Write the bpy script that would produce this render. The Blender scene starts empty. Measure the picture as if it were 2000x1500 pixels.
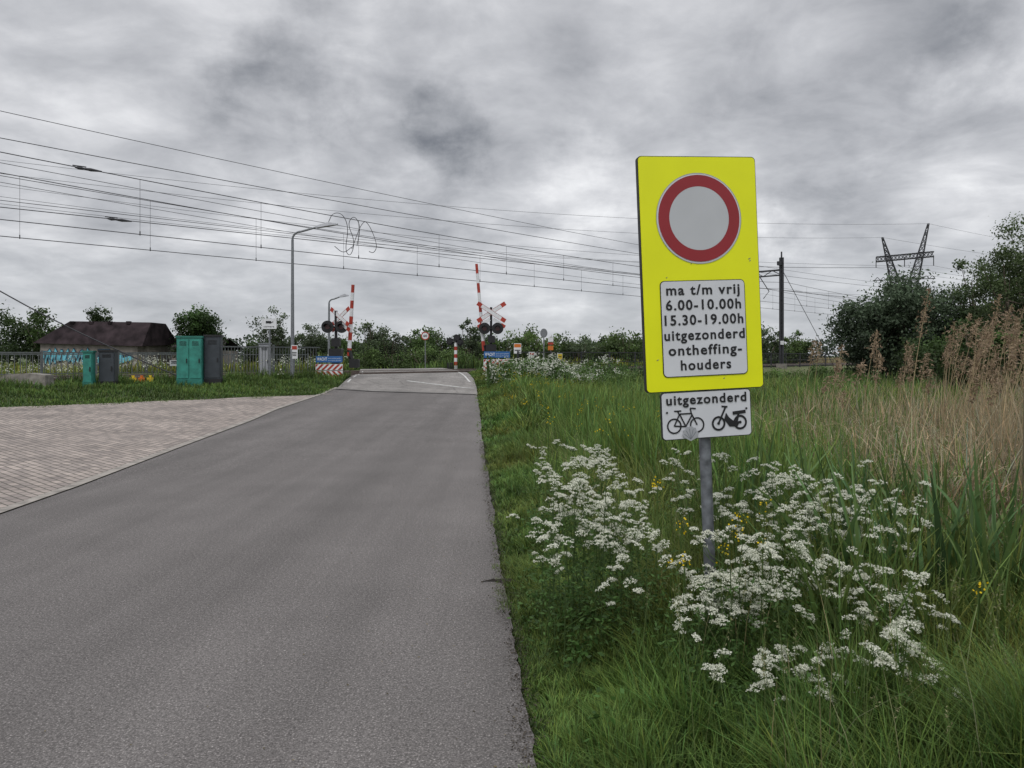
import bpy, math, numpy as np
from mathutils import Vector
rng = np.random.default_rng(7)
R = math.radians
scene = bpy.context.scene
scene.view_settings.view_transform = 'Standard'
scene.view_settings.look = 'None'
scene.view_settings.exposure = 0

# ---------------------------------------------------------------- materials
def new_mat(name):
    m = bpy.data.materials.new(name); m.use_nodes = True
    nt = m.node_tree
    return m, nt, nt.nodes['Principled BSDF']

def mat(name, col, rough=0.6, var=0.15, scale=6.0, metal=0.0, spec=0.4, bump=0.0):
    m, nt, b = new_mat(name)
    n = nt.nodes.new('ShaderNodeTexNoise'); n.inputs['Scale'].default_value = scale
    n.inputs['Detail'].default_value = 6
    tc = nt.nodes.new('ShaderNodeTexCoord'); nt.links.new(tc.outputs['Object'], n.inputs['Vector'])
    r = nt.nodes.new('ShaderNodeValToRGB')
    r.color_ramp.elements[0].position = 0.3; r.color_ramp.elements[1].position = 0.7
    r.color_ramp.elements[0].color = (*[c*(1-var) for c in col], 1)
    r.color_ramp.elements[1].color = (*[min(1, c*(1+var)) for c in col], 1)
    nt.links.new(n.outputs['Fac'], r.inputs['Fac']); nt.links.new(r.outputs['Color'], b.inputs['Base Color'])
    b.inputs['Roughness'].default_value = rough; b.inputs['Metallic'].default_value = metal
    b.inputs['Specular IOR Level'].default_value = spec
    if bump:
        bp = nt.nodes.new('ShaderNodeBump'); bp.inputs['Strength'].default_value = bump
        bp.inputs['Distance'].default_value = 0.02
        nt.links.new(n.outputs['Fac'], bp.inputs['Height']); nt.links.new(bp.outputs['Normal'], b.inputs['Normal'])
    return m

def leaf_mat(name, trans=0.3, rough=0.6):
    m, nt, b = new_mat(name)
    a = nt.nodes.new('ShaderNodeAttribute'); a.attribute_name = 'Col'
    nt.links.new(a.outputs['Color'], b.inputs['Base Color'])
    b.inputs['Roughness'].default_value = rough; b.inputs['Specular IOR Level'].default_value = 0.25
    t = nt.nodes.new('ShaderNodeBsdfTranslucent'); nt.links.new(a.outputs['Color'], t.inputs['Color'])
    mx = nt.nodes.new('ShaderNodeMixShader'); mx.inputs[0].default_value = trans
    out = nt.nodes['Material Output']
    nt.links.new(b.outputs[0], mx.inputs[1]); nt.links.new(t.outputs[0], mx.inputs[2])
    nt.links.new(mx.outputs[0], out.inputs['Surface'])
    return m

M_leaf = leaf_mat('foliage')
M_flower = leaf_mat('petals', 0.35)
M_bark = mat('bark', (0.10, 0.08, 0.06), 0.9, 0.3, 8)
M_white = mat('white_paint', (0.60, 0.61, 0.62), 0.45, 0.08, 9)
M_plate = mat('sign_white_film', (0.54, 0.55, 0.58), 0.4, 0.05, 5)
M_disc = mat('sign_disc_film', (0.43, 0.44, 0.46), 0.4, 0.04, 5)
M_yellow = mat('sign_yellow_film', (0.70, 0.73, 0.0), 0.42, 0.035, 4)
M_red = mat('sign_red_film', (0.24, 0.014, 0.02), 0.4, 0.08, 5)
M_redp = mat('red_paint', (0.32, 0.035, 0.02), 0.5, 0.2, 5)
M_black = mat('black_paint', (0.012, 0.012, 0.013), 0.5, 0.2, 10)
M_text = mat('black_lettering', (0.01, 0.01, 0.012), 0.5, 0.1, 10)
M_galv = mat('galvanised_steel', (0.17, 0.18, 0.19), 0.5, 0.3, 25, 0.3)
M_fence = mat('fence_steel', (0.11, 0.12, 0.12), 0.55, 0.25, 9, 0.2)
M_dark = mat('dark_steel', (0.03, 0.031, 0.035), 0.55, 0.25, 8)
M_wire = mat('wire', (0.045, 0.045, 0.05), 0.6, 0.1, 2)
M_blue = mat('blue_enamel', (0.02, 0.10, 0.28), 0.5, 0.1, 5)
M_teal = mat('teal_paint', (0.03, 0.20, 0.16), 0.5, 0.3, 4)
M_teal2 = mat('teal_trim', (0.02, 0.14, 0.11), 0.5, 0.2, 4)
M_grey = mat('grey_cabinet', (0.035, 0.042, 0.05), 0.5, 0.2, 4)
M_lgrey = mat('light_grey', (0.30, 0.31, 0.33), 0.5, 0.1, 4)
M_conc = mat('concrete', (0.20, 0.185, 0.165), 0.9, 0.35, 7, bump=0.4)
M_orange = mat('orange', (0.5, 0.14, 0.02), 0.5, 0.1, 4)
M_yel2 = mat('yellow_plate', (0.6, 0.44, 0.03), 0.5, 0.1, 4)
M_rail = mat('rail_steel', (0.13, 0.10, 0.085), 0.45, 0.3, 3, 0.5)
M_roof = mat('tarred_roof', (0.026, 0.019, 0.021), 0.95, 0.7, 1.2, spec=.15)
M_wall = mat('painted_wall', (0.20, 0.18, 0.16), 0.85, 0.4, 1.5)
M_graf = mat('graffiti_blue', (0.11, 0.36, 0.44), 0.6, 0.35, 1.5)
M_grafd = mat('graffiti_dark', (0.015, 0.04, 0.07), 0.6, 0.3, 3)
M_lens = mat('signal_lens', (0.08, 0.02, 0.02), 0.25, 0.1, 5)

# ---------------------------------------------------------------- mesh builder
class Fr:
    def __init__(s, O, U, N_hint=None, roll=0.0, yaw=0.0):
        s.O = np.array(O, float)
        U = np.array([math.cos(yaw)*math.cos(roll), math.sin(yaw)*math.cos(roll), math.sin(roll)])
        N = np.array([math.sin(yaw), -math.cos(yaw), 0.0])
        V = np.cross(N, U)
        s.U, s.V, s.N = U, V, N
    def pts(s, a):
        a = np.atleast_2d(np.array(a, float))
        return s.O + a[:, :1]*s.U + a[:, 1:2]*s.V + a[:, 2:3]*s.N

class MB:
    def __init__(s): s.v = []; s.c = []; s.f = []; s.m = []; s.n = 0
    def add(s, v, f, m=0, col=(0.5, 0.5, 0.5)):
        v = np.asarray(v, float).reshape(-1, 3); f = np.asarray(f, int)
        col = np.broadcast_to(np.asarray(col, float), (len(v), 3))
        s.v.append(v); s.c.append(col); s.f.append(f + s.n)
        s.m.append(np.broadcast_to(np.asarray(m), (len(f),))); s.n += len(v)
    def box(s, c, size, m=0, yaw=0.0, tilt=None):
        x, y, z = [k/2 for k in size]
        v = np.array([[a*x, b*y, d*z] for a in (-1, 1) for b in (-1, 1) for d in (-1, 1)])
        cy, sy = math.cos(yaw), math.sin(yaw)
        v = v @ np.array([[cy, -sy, 0], [sy, cy, 0], [0, 0, 1]]).T + np.array(c)
        f = [[0, 1, 3, 2], [4, 6, 7, 5], [0, 4, 5, 1], [2, 3, 7, 6], [0, 2, 6, 4], [1, 5, 7, 3]]
        s.add(v, f, m)
    def tube(s, pts, rad, n=8, m=0, col=(0.1, 0.1, 0.1), caps=True):
        P = np.array(pts, float); k = len(P)
        rad = np.broadcast_to(np.array(rad, float), (k,))
        T = np.gradient(P, axis=0); T /= np.linalg.norm(T, axis=1)[:, None] + 1e-9
        ref = np.array([0, 0, 1.0]) if abs(T[:, 2]).mean() < 0.8 else np.array([1.0, 0, 0])
        A = np.cross(T, ref); A /= np.linalg.norm(A, axis=1)[:, None] + 1e-9
        B = np.cross(T, A)
        th = np.arange(n)*2*math.pi/n
        ring = P[:, None] + rad[:, None, None]*(np.cos(th)[None, :, None]*A[:, None] + np.sin(th)[None, :, None]*B[:, None])
        i = np.arange(k-1)[:, None]*n; j = np.arange(n)[None]; j2 = (j+1) % n
        f = np.stack([i+j, i+j2, i+n+j2, i+n+j], -1).reshape(-1, 4)
        s.add(ring.reshape(-1, 3), f, m, col)
        if caps and n > 2:
            s.add(ring[0], [list(range(n))[::-1]], m, col); s.add(ring[-1], [list(range(n))], m, col)
    def prism(s, fr, pts, d0, d1, m=0):
        p = np.array(pts, float); k = len(p)
        a = fr.pts(np.c_[p, np.full(k, d1)]); b = fr.pts(np.c_[p, np.full(k, d0)])
        s.add(a, [list(range(k))], m); s.add(b, [list(range(k))[::-1]], m)
        s.add(np.r_[a, b], [[i, i+k, (i+1) % k + k, (i+1) % k] for i in range(k)], m)
    def ring(s, fr, c, r0, r1, n0, m=0, k=48, a0=0, a1=2*math.pi):
        th = np.linspace(a0, a1, k+1)
        o = np.c_[c[0]+r1*np.cos(th), c[1]+r1*np.sin(th), np.full(k+1, n0)]
        i = np.c_[c[0]+r0*np.cos(th), c[1]+r0*np.sin(th), np.full(k+1, n0)]
        s.add(fr.pts(np.r_[o, i]), [[j, j+1, j+k+2, j+k+1] for j in range(k)], m)
    def disc(s, fr, c, r, n0, m=0, k=48):
        th = np.arange(k)*2*math.pi/k
        s.add(fr.pts(np.c_[c[0]+r*np.cos(th), c[1]+r*np.sin(th), np.full(k, n0)]), [list(range(k))], m)
    def line(s, fr, a, b, w, n0, m=0):
        a = np.array(a, float); b = np.array(b, float); d = b-a; d /= np.linalg.norm(d)
        q = np.array([-d[1], d[0]])*w/2
        p = np.array([a+q, a-q, b-q, b+q])
        s.add(fr.pts(np.c_[p, np.full(4, n0)]), [[0, 1, 2, 3]], m)
    def build(s, name, mats, origin=(0, 0, 0), smooth=False):
        V = np.concatenate(s.v) - np.array(origin); C = np.concatenate(s.c)
        loops = np.concatenate([f.reshape(-1) for f in s.f])
        sizes = np.concatenate([np.full(len(f), f.shape[1]) for f in s.f])
        mi = np.concatenate(s.m)
        me = bpy.data.meshes.new(name)
        me.vertices.add(len(V)); me.vertices.foreach_set('co', V.astype(np.float32).ravel())
        me.loops.add(len(loops)); me.loops.foreach_set('vertex_index', loops.astype(np.int32))
        me.polygons.add(len(sizes))
        st = np.r_[0, np.cumsum(sizes)[:-1]]
        me.polygons.foreach_set('loop_start', st.astype(np.int32))
        me.polygons.foreach_set('loop_total', sizes.astype(np.int32))
        me.polygons.foreach_set('material_index', mi.astype(np.int32))
        me.polygons.foreach_set('use_smooth', np.full(len(sizes), smooth))
        at = me.color_attributes.new('Col', 'FLOAT_COLOR', 'POINT')
        at.data.foreach_set('color', np.c_[C, np.ones(len(C))].astype(np.float32).ravel())
        for m in mats: me.materials.append(m)
        me.update(calc_edges=True)
        ob = bpy.data.objects.new(name, me); ob.location = origin
        scene.collection.objects.link(ob)
        return ob

def rrect(w, h, r, k=6):
    p = []
    for cx, cy, a in ((w/2-r, h/2-r, 0), (-w/2+r, h/2-r, 90), (-w/2+r, -h/2+r, 180), (w/2-r, -h/2+r, 270)):
        for i in range(k+1):
            t = R(a+90*i/k); p.append((cx+r*math.cos(t), cy+r*math.sin(t)))
    return np.array(p)

def text_geo(s, off=0.02, space=1.08):
    cu = bpy.data.curves.new('t', 'FONT'); cu.body = s; cu.offset = off; cu.space_character = space
    cu.resolution_u = 3
    ob = bpy.data.objects.new('t', cu); scene.collection.objects.link(ob)
    dg = bpy.context.evaluated_depsgraph_get(); dg.update()
    me = bpy.data.meshes.new_from_object(ob.evaluated_get(dg))
    v = np.array([x.co[:2] for x in me.vertices]); f = [list(p.vertices) for p in me.polygons]
    bpy.data.objects.remove(ob); bpy.data.curves.remove(cu); bpy.data.meshes.remove(me)
    return v, f
def put_text(mb, fr, s, cu, base, width, cap, n0, m, off=0.02, space=1.08):
    v, f = text_geo(s, off, space)
    if len(v) == 0: return
    x0, x1 = v[:, 0].min(), v[:, 0].max()
    u = (v[:, 0]-(x0+x1)/2)*width/(x1-x0)+cu; w = v[:, 1]*cap/0.72+base
    P = fr.pts(np.c_[u, w, np.full(len(v), n0)])
    by = {}
    for q in f: by.setdefault(len(q), []).append(q)
    first = True
    for k, q in by.items():
        if first: mb.add(P, q, m); base_n = mb.n-len(P); first = False
        else:
            mb.f.append(np.array(q)+base_n); mb.m.append(np.full(len(q), m))

def clip(poly, w, h):
    def cut(p, ax, val, sgn):
        out = []
        for i in range(len(p)):
            a, b = p[i], p[(i+1) % len(p)]
            ia, ib = sgn*(a[ax]-val) <= 0, sgn*(b[ax]-val) <= 0
            if ia: out.append(a)
            if ia != ib:
                t = (val-a[ax])/(b[ax]-a[ax]); out.append((a[0]+t*(b[0]-a[0]), a[1]+t*(b[1]-a[1])))
        return out
    for ax, val, sg in ((0, w, 1), (0, -w, -1), (1, h, 1), (1, -h, -1)):
        if poly: poly = cut(poly, ax, val, sg)
    return poly
def striped(mb, fr, cu, cv, w, h, nst, d, mw, mr, slope=1):
    mb.prism(fr, rrect(w, h, 0.01, 1)+np.array([cu, cv]), -d, 0.0, mw)
    p = w/nst
    for i in range(-3, nst+4):
        x = -w/2+i*p
        q = clip([(x, -h/2), (x+p/2, -h/2), (x+p/2+slope*h, h/2), (x+slope*h, h/2)], w/2-.01, h/2-.01)
        if len(q) > 2: mb.add(fr.pts(np.c_[np.array(q)+np.array([cu, cv]), np.full(len(q), 0.004)]), [list(range(len(q)))], mr)

def vnoise(x, y, sc, seed=0):
    x = np.asarray(x)/sc; y = np.asarray(y)/sc
    xi = np.floor(x).astype(int); yi = np.floor(y).astype(int); fx = x-xi; fy = y-yi
    fx = fx*fx*(3-2*fx); fy = fy*fy*(3-2*fy)
    def h(a, b):
        q = np.sin(a*127.1+b*311.7+seed*74.7)*43758.5453
        return q-np.floor(q)
    return (h(xi, yi)*(1-fx)+h(xi+1, yi)*fx)*(1-fy)+(h(xi, yi+1)*(1-fx)+h(xi+1, yi+1)*fx)*fy

# ---------------------------------------------------------------- terrain (rail line: y = x + 40, running at 45 degrees)
EL = np.array([(-4, -4.4), (0, -4.7), (7.6, -5.16), (12.6, -5.57), (19.7, -6.1), (26.8, -6.15), (34.7, -7.0), (45, -9.0), (52, -11.5), (60, -17)])
ER = np.array([(-4, .5), (0, .26), (2.94, .09), (5.44, -.055), (12.6, -.47), (19.7, -.83), (29.5, -1.38), (33, -1.67), (40, -2.57), (52, -5.3), (60, -9.5)])
def left_edge(y): return np.interp(y, EL[:, 0], EL[:, 1])
def right_edge(y): return np.interp(y, ER[:, 0], ER[:, 1])
def S_(x, y): return (y-x-40)/math.sqrt(2)
def height(x, y):
    x = np.asarray(x, float); y = np.asarray(y, float); s = S_(x, y)
    a = np.interp(s, [-18, -12, -6.3, -4.5, -3, -1.6, -.3, 9, 13, 22], [0, .12, .36, .52, .66, .74, .78, .82, .5, .1])
    b = np.interp(s, [-8, -2.5, -1, 8, 12, 20], [-.2, .6, .78, .78, .35, .1])
    w = np.clip((x-right_edge(y)-1.5)/3, 0, 1); w = w*w*(3-2*w)
    return a*(1-w)+b*w
def hz(x, y): return float(height(x, y))

xs = np.r_[-3000, -1500, -700, -350, -200, -120, -80, np.arange(-50, 50, .8), 60, 80, 120, 200, 350, 700, 1500, 3000]
ys = np.r_[-400, -100, -30, np.arange(-10, 80, .8), 90, 120, 180, 300, 600, 1200, 2500, 4000]
X, Y = np.meshgrid(xs, ys); Z = height(X, Y)-.045
nx, ny = len(xs), len(ys)
i = np.arange(ny-1)[:, None]*nx; j = np.arange(nx-1)[None]
F = np.stack([i+j, i+j+1, i+nx+j+1, i+nx+j], -1).reshape(-1, 4)
m_ground, nt, b = new_mat('grassland')
tc = nt.nodes.new('ShaderNodeTexCoord')
n1 = nt.nodes.new('ShaderNodeTexNoise'); n1.inputs['Scale'].default_value = 1.3; n1.inputs['Detail'].default_value = 10
n2 = nt.nodes.new('ShaderNodeTexNoise'); n2.inputs['Scale'].default_value = 0.06; n2.inputs['Detail'].default_value = 4
for n in (n1, n2): nt.links.new(tc.outputs['Object'], n.inputs['Vector'])
r1 = nt.nodes.new('ShaderNodeValToRGB')
r1.color_ramp.elements[0].position = .35; r1.color_ramp.elements[0].color = (.025, .04, .012, 1)
r1.color_ramp.elements[1].position = .7; r1.color_ramp.elements[1].color = (.075, .12, .03, 1)
r2 = nt.nodes.new('ShaderNodeValToRGB')
r2.color_ramp.elements[0].position = .45; r2.color_ramp.elements[0].color = (0, 0, 0, 1)
r2.color_ramp.elements[1].position = .6; r2.color_ramp.elements[1].color = (1, 1, 1, 1)
mx = nt.nodes.new('ShaderNodeMix'); mx.data_type = 'RGBA'
nt.links.new(n1.outputs['Fac'], r1.inputs['Fac']); nt.links.new(n2.outputs['Fac'], r2.inputs['Fac'])
ml = nt.nodes.new('ShaderNodeMath'); ml.operation = 'MULTIPLY'; ml.inputs[1].default_value = .35
nt.links.new(r2.outputs['Color'], ml.inputs[0]); nt.links.new(ml.outputs[0], mx.inputs[0])
nt.links.new(r1.outputs['Color'], mx.inputs[6]); mx.inputs[7].default_value = (.16, .14, .06, 1)
nt.links.new(mx.outputs[2], b.inputs['Base Color']); b.inputs['Roughness'].default_value = .95
mb = MB(); mb.add(np.stack([X, Y, Z], -1), F); mb.build('ground', [m_ground], smooth=True)

# ---------------------------------------------------------------- road surfaces
def road_mat(name, lo, hi, patch, crack=False):
    m, nt, b = new_mat(name)
    tc = nt.nodes.new('ShaderNodeTexCoord')
    def noise(sc, det=4, rough=.6, vec=None):
        n = nt.nodes.new('ShaderNodeTexNoise'); n.inputs['Scale'].default_value = sc
        n.inputs['Detail'].default_value = det; n.inputs['Roughness'].default_value = rough
        nt.links.new(vec or tc.outputs['Object'], n.inputs['Vector']); return n
    fine = noise(100, 2, .75); mid = noise(.9, 7, .62); speck = noise(40, 4, .85)
    mp = nt.nodes.new('ShaderNodeMapping'); mp.inputs['Rotation'].default_value = (0, 0, R(-3.5)); mp.inputs['Scale'].default_value = (1.5, .05, 1)
    nt.links.new(tc.outputs['Object'], mp.inputs['Vector'])
    lane = noise(1.0, 4, .55, mp.outputs[0])
    rf = nt.nodes.new('ShaderNodeValToRGB'); e = rf.color_ramp.elements
    e[0].position = .36; e[0].color = (*lo, 1); e[1].position = .60; e[1].color = (*hi, 1)
    k = e.new(.70); k.color = (*[min(1, c*2.3) for c in hi], 1)
    nt.links.new(fine.outputs['Fac'], rf.inputs['Fac'])
    vor = nt.nodes.new('ShaderNodeTexVoronoi'); vor.inputs['Scale'].default_value = 150
    nt.links.new(tc.outputs['Object'], vor.inputs['Vector'])
    def mulc(a, facnode, f0, f1, p0=.35, p1=.65):
        r = nt.nodes.new('ShaderNodeMapRange'); r.inputs[1].default_value = p0; r.inputs[2].default_value = p1
        r.inputs[3].default_value = f0; r.inputs[4].default_value = f1
        nt.links.new(facnode, r.inputs[0])
        v = nt.nodes.new('ShaderNodeVectorMath'); v.operation = 'SCALE'
        nt.links.new(a, v.inputs[0]); nt.links.new(r.outputs[0], v.inputs['Scale']); return v.outputs[0]
    c = mulc(rf.outputs['Color'], mid.outputs['Fac'], 1-patch, 1+patch)
    c = mulc(c, speck.outputs['Fac'], .66, 1.28)
    c = mulc(c, vor.outputs['Distance'], .82, 1.1, 0.0, .55)
    c = mulc(c, lane.outputs['Fac'], .86, 1.12)
    if crack:
        vc = nt.nodes.new('ShaderNodeTexVoronoi'); vc.feature = 'DISTANCE_TO_EDGE'; vc.inputs['Scale'].default_value = .8
        nt.links.new(tc.outputs['Object'], vc.inputs['Vector'])
        c = mulc(c, vc.outputs['Distance'], .6, 1.0, 0.0, .03)
    nt.links.new(c, b.inputs['Base Color'])
    bp = nt.nodes.new('ShaderNodeBump'); bp.inputs['Strength'].default_value = .45; bp.inputs['Distance'].default_value = .005
    nt.links.new(speck.outputs['Fac'], bp.inputs['Height']); nt.links.new(bp.outputs['Normal'], b.inputs['Normal'])
    b.inputs['Roughness'].default_value = .9; b.inputs['Specular IOR Level'].default_value = .25
    return m
m_asph = road_mat('asphalt', (.076, .070, .067), (.148, .137, .131), .08)
m_old = road_mat('worn_asphalt', (.15, .14, .13), (.22, .208, .195), .16, True)

def strip(name, rows, lfun, rfun, lift, mat_, ncol=12, ylf=None):
    rows = np.asarray(rows); t = np.linspace(0, 1, ncol+1)
    L = lfun(rows); Rr = rfun(rows)
    Xs = L[:, None]*(1-t)+Rr[:, None]*t; Ys = np.repeat(rows[:, None], ncol+1, 1)
    Zs = height(Xs, Ys)+lift
    n = ncol+1
    i = np.arange(len(rows)-1)[:, None]*n; j = np.arange(ncol)[None]
    F = np.stack([i+j, i+j+1, i+n+j+1, i+n+j], -1).reshape(-1, 4)
    mb = MB(); mb.add(np.stack([Xs, Ys, Zs], -1), F)
    return mb.build(name, [mat_], smooth=True)
def wob(y, s=0): return (vnoise(y, y*0, .7, s)-.5)*.04+(vnoise(y, y*0, .07, s+3)-.5)*.022
strip('asphalt_road', np.arange(-4, 26.4, .06), left_edge, lambda y: right_edge(y)+wob(y), .0, m_asph, 12)
strip('level_crossing_road', np.arange(26.2, 60, .4), left_edge, right_edge, .012, m_old, 12)
strip('kerb_strip', np.arange(-4, 27, .25), lambda y: left_edge(y)-.14, lambda y: left_edge(y)-.004, .012, mat('kerb_concrete', (.25, .23, .205), .9, .35, 6), 1)

m_brick, nt, b = new_mat('clinker_paving')
tc = nt.nodes.new('ShaderNodeTexCoord'); mp = nt.nodes.new('ShaderNodeMapping'); mp.inputs['Rotation'].default_value = (0, 0, R(40))
nt.links.new(tc.outputs['Object'], mp.inputs['Vector'])
bk = nt.nodes.new('ShaderNodeTexBrick'); bk.inputs['Scale'].default_value = 1; bk.inputs['Brick Width'].default_value = .21
bk.inputs['Row Height'].default_value = .105; bk.inputs['Mortar Size'].default_value = .009; bk.inputs['Bias'].default_value = 0
bk.inputs['Color1'].default_value = (.36, .305, .27, 1); bk.inputs['Color2'].default_value = (.22, .188, .172, 1); bk.inputs['Mortar'].default_value = (.085, .08, .062, 1)
nt.links.new(mp.outputs[0], bk.inputs['Vector'])
nn = nt.nodes.new('ShaderNodeTexNoise'); nn.inputs['Scale'].default_value = .9; nn.inputs['Detail'].default_value = 12; nn.inputs['Roughness'].default_value = .78
nt.links.new(tc.outputs['Object'], nn.inputs['Vector'])
rr = nt.nodes.new('ShaderNodeMapRange'); rr.inputs[1].default_value = .3; rr.inputs[2].default_value = .7; rr.inputs[3].default_value = .62; rr.inputs[4].default_value = 1.3
nt.links.new(nn.outputs['Fac'], rr.inputs[0])
vm = nt.nodes.new('ShaderNodeVectorMath'); vm.operation = 'SCALE'
nt.links.new(bk.outputs['Color'], vm.inputs[0]); nt.links.new(rr.outputs[0], vm.inputs['Scale']); nt.links.new(vm.outputs[0], b.inputs['Base Color'])
bp = nt.nodes.new('ShaderNodeBump'); bp.inputs['Distance'].default_value = .008; bp.invert = True
nt.links.new(bk.outputs['Fac'], bp.inputs['Height']); nt.links.new(bp.outputs['Normal'], b.inputs['Normal'])
b.inputs['Roughness'].default_value = .9
strip('brick_paving', np.arange(-4, 25.0, .4), lambda y: y-30.7+(vnoise(y, y, 1.2)-.5)*.5, lambda y: left_edge(y)-.13, .005, m_brick, 40)

def mark(name, pts, w, lift=.02):
    P = np.array(pts, float); n = max(2, int(np.linalg.norm(P[-1]-P[0])/.4))
    t = np.linspace(0, len(P)-1, n*2); C = np.c_[np.interp(t, range(len(P)), P[:, 0]), np.interp(t, range(len(P)), P[:, 1])]
    T = np.gradient(C, axis=0); T /= np.linalg.norm(T, axis=1)[:, None]; Nn = np.c_[-T[:, 1], T[:, 0]]*w/2
    A = C+Nn; B = C-Nn; V = np.r_[A, B]; k = len(C)
    mb.add(np.c_[V, height(V[:, 0], V[:, 1])+lift], [[i, i+k, i+k+1, i+1] for i in range(k-1)], 0)
m_paint = mat('worn_road_paint', (.48, .48, .46), .7, .4, 9)
mb = MB()
mark('stop', [(-4.2, 30.4), (-1.45, 29.0)], .16)
mark('edge', [(-1.75, 31.5), (-2.2, 34.5), (-2.75, 38)], .08)
for y0 in (28.5, 30.6, 32.7, 34.8, 36.9):
    mark('edge', [(left_edge(y0)+.15, y0), (left_edge(y0+1.2)+.15, y0+1.2)], .07)
for x0 in (-6.6, -5.4, -4.2):
    mark('x', [(x0, 45+x0*.5), (x0+.8, 45.2+x0*.5)], .12)
mb.build('road_markings', [m_paint])
mb = MB(); xx = np.linspace(-6.1, -1.25, 40); yy = 26.25+.12*(vnoise(xx, xx, .5)-.5)
V = np.r_[np.c_[xx, yy-.05, height(xx, yy-.05)+.018], np.c_[xx, yy+.06, height(xx, yy+.06)+.018]]
mb.add(V, [[k, k+1, k+41, k+40] for k in range(39)], 0); mb.build('road_joint', [mat('bitumen', (.03, .028, .027), .7, .3, 9)])

# ---------------------------------------------------------------- railway
mb = MB()
D = np.array([1, 1])/math.sqrt(2); Nn = np.array([-1, 1])/math.sqrt(2)
def rp(t, s, z):
    p = np.array([0, 40])+D*t+Nn*s; return (p[0], p[1], z)
def strip_t(s0, s1, z, m, t0=-60, t1=300):
    v = [rp(t0, s0, z), rp(t1, s0, z), rp(t1, s1, z), rp(t0, s1, z)]; mb.add(v, [[0, 1, 2, 3]], m)
strip_t(-.9, 6.6, .771, 0)
for s in (0, 1.435, 4.0, 5.435):
    for (dz, w, zc) in ((.09, .035, .785), (.03, .08, .82)):
        c = rp(120, s, zc); mb.box(c, (360, w, dz), 1, yaw=R(45))
for k in range(-60, 160):
    if -13 < k*.6 < -1: continue
    for s in (.72, 4.72):
        c = rp(k*.6, s, .765); mb.box(c, (.25, 2.5, .05), 2, yaw=R(45))
m_ball = mat('ballast', (.13, .108, .09), .95, .5, 18, bump=1.0)
mb.build('railway_track', [m_ball, M_rail, M_conc])

# overhead wires
mb = MB()
def wire(c, zf, x0=-45, x1=110, r=.013, n=60):
    x = np.linspace(x0, x1, n); mb.tube(np.c_[x, x+c, zf(x)], r, 4, 0, caps=False)
def mess(x):
    x = np.asarray(x, float)
    base = 7.4+.0013*(x-8)**2
    y = ((x-22) % 46)/46
    return np.where(x < 21, base, 7.35+.9*(2*y-1)**2*.6)
for c in (41.0, 46.7):
    wire(c-.05, lambda x: 0*x+6.0); wire(c+.08, lambda x: 0*x+6.02, r=.011)
    wire(c, mess, r=.016)
    wire(c+.2, lambda x: mess(x)-.42 - .1*np.sin(x*.1), r=.010)
    for x in np.arange(-30, 60, 3.3):
        x = x+(c-41)*.3
        mb.tube([(x, x+c, mess(x)), (x, x+c, 6.0)], .007, 4, 0)
        mb.tube([(x, x+c, 6.12), (x, x+c, 5.97)], .022, 4, 0)
wire(42.5, lambda x: 6.6+(x+16)*.018, r=.015)
wire(43.1, lambda x: 6.9+(x+16)*.012, r=.011)
wire(39.0, lambda x: 7.9+.0007*(x-8)**2, r=.013)
wire(49.3, lambda x: 7.9+.0009*(x-8)**2, r=.013)
wire(36.8, lambda x: 8.05+.0009*(x-12)**2, r=.010)
for (x, c, z) in ((-14.7, 41.0, float(mess(-14.7))), (-14.5, 42.5, 6.62)):
    mb.tube([(x-.3, x-.3+c, z), (x-.2, x-.2+c, z), (x-.1, x-.1+c, z), (x+.05, x+.05+c, z), (x+.18, x+.18+c, z), (x+.3, x+.3+c, z)], [.02, .06, .035, .06, .04, .02], 8, 0)
    mb.tube([(x-.35, x-.35+c, z+.06), (x-.05, x-.05+c, z+.07)], .02, 6, 0)
def loopy(pts, r=.017):
    P = np.array(pts, float)
    for _ in range(3):
        Q = [P[0]]
        for a, b_ in zip(P[:-1], P[1:]): Q += [a*.75+b_*.25, a*.25+b_*.75]
        P = np.array(Q+[P[-1]])
    mb.tube(P, r, 4, 0)
loopy([(-9.1, 37.6, 8.25), (-8.9, 37.6, 8.7), (-8.5, 38, 8.75), (-8.25, 38.3, 8.1), (-8.45, 38.3, 6.9), (-8.15, 38.3, 6.6), (-7.95, 38.4, 7.4), (-8.35, 38.4, 8.3), (-8.0, 38.4, 8.75), (-7.7, 38.6, 8.2), (-7.9, 38.6, 7.2)])
loopy([(-8.1, 38.3, 7.0), (-7.6, 38.6, 8.55), (-7.3, 38.9, 8.3), (-6.95, 39.2, 7.3), (-7.15, 39.2, 6.9), (-7.4, 39.2, 7.0)])
loopy([(-8.9, 38, 7.1), (-8.5, 38.2, 6.75), (-8.1, 38.3, 7.1)])
t = np.linspace(0, 1, 20)
mb.tube(np.c_[-22+t*11.2, 20+t*5.2, 9.4-t*8.6-.9*np.sin(t*math.pi)], .02, 5, 0)
mb.build('overhead_wires', [M_wire])

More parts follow.
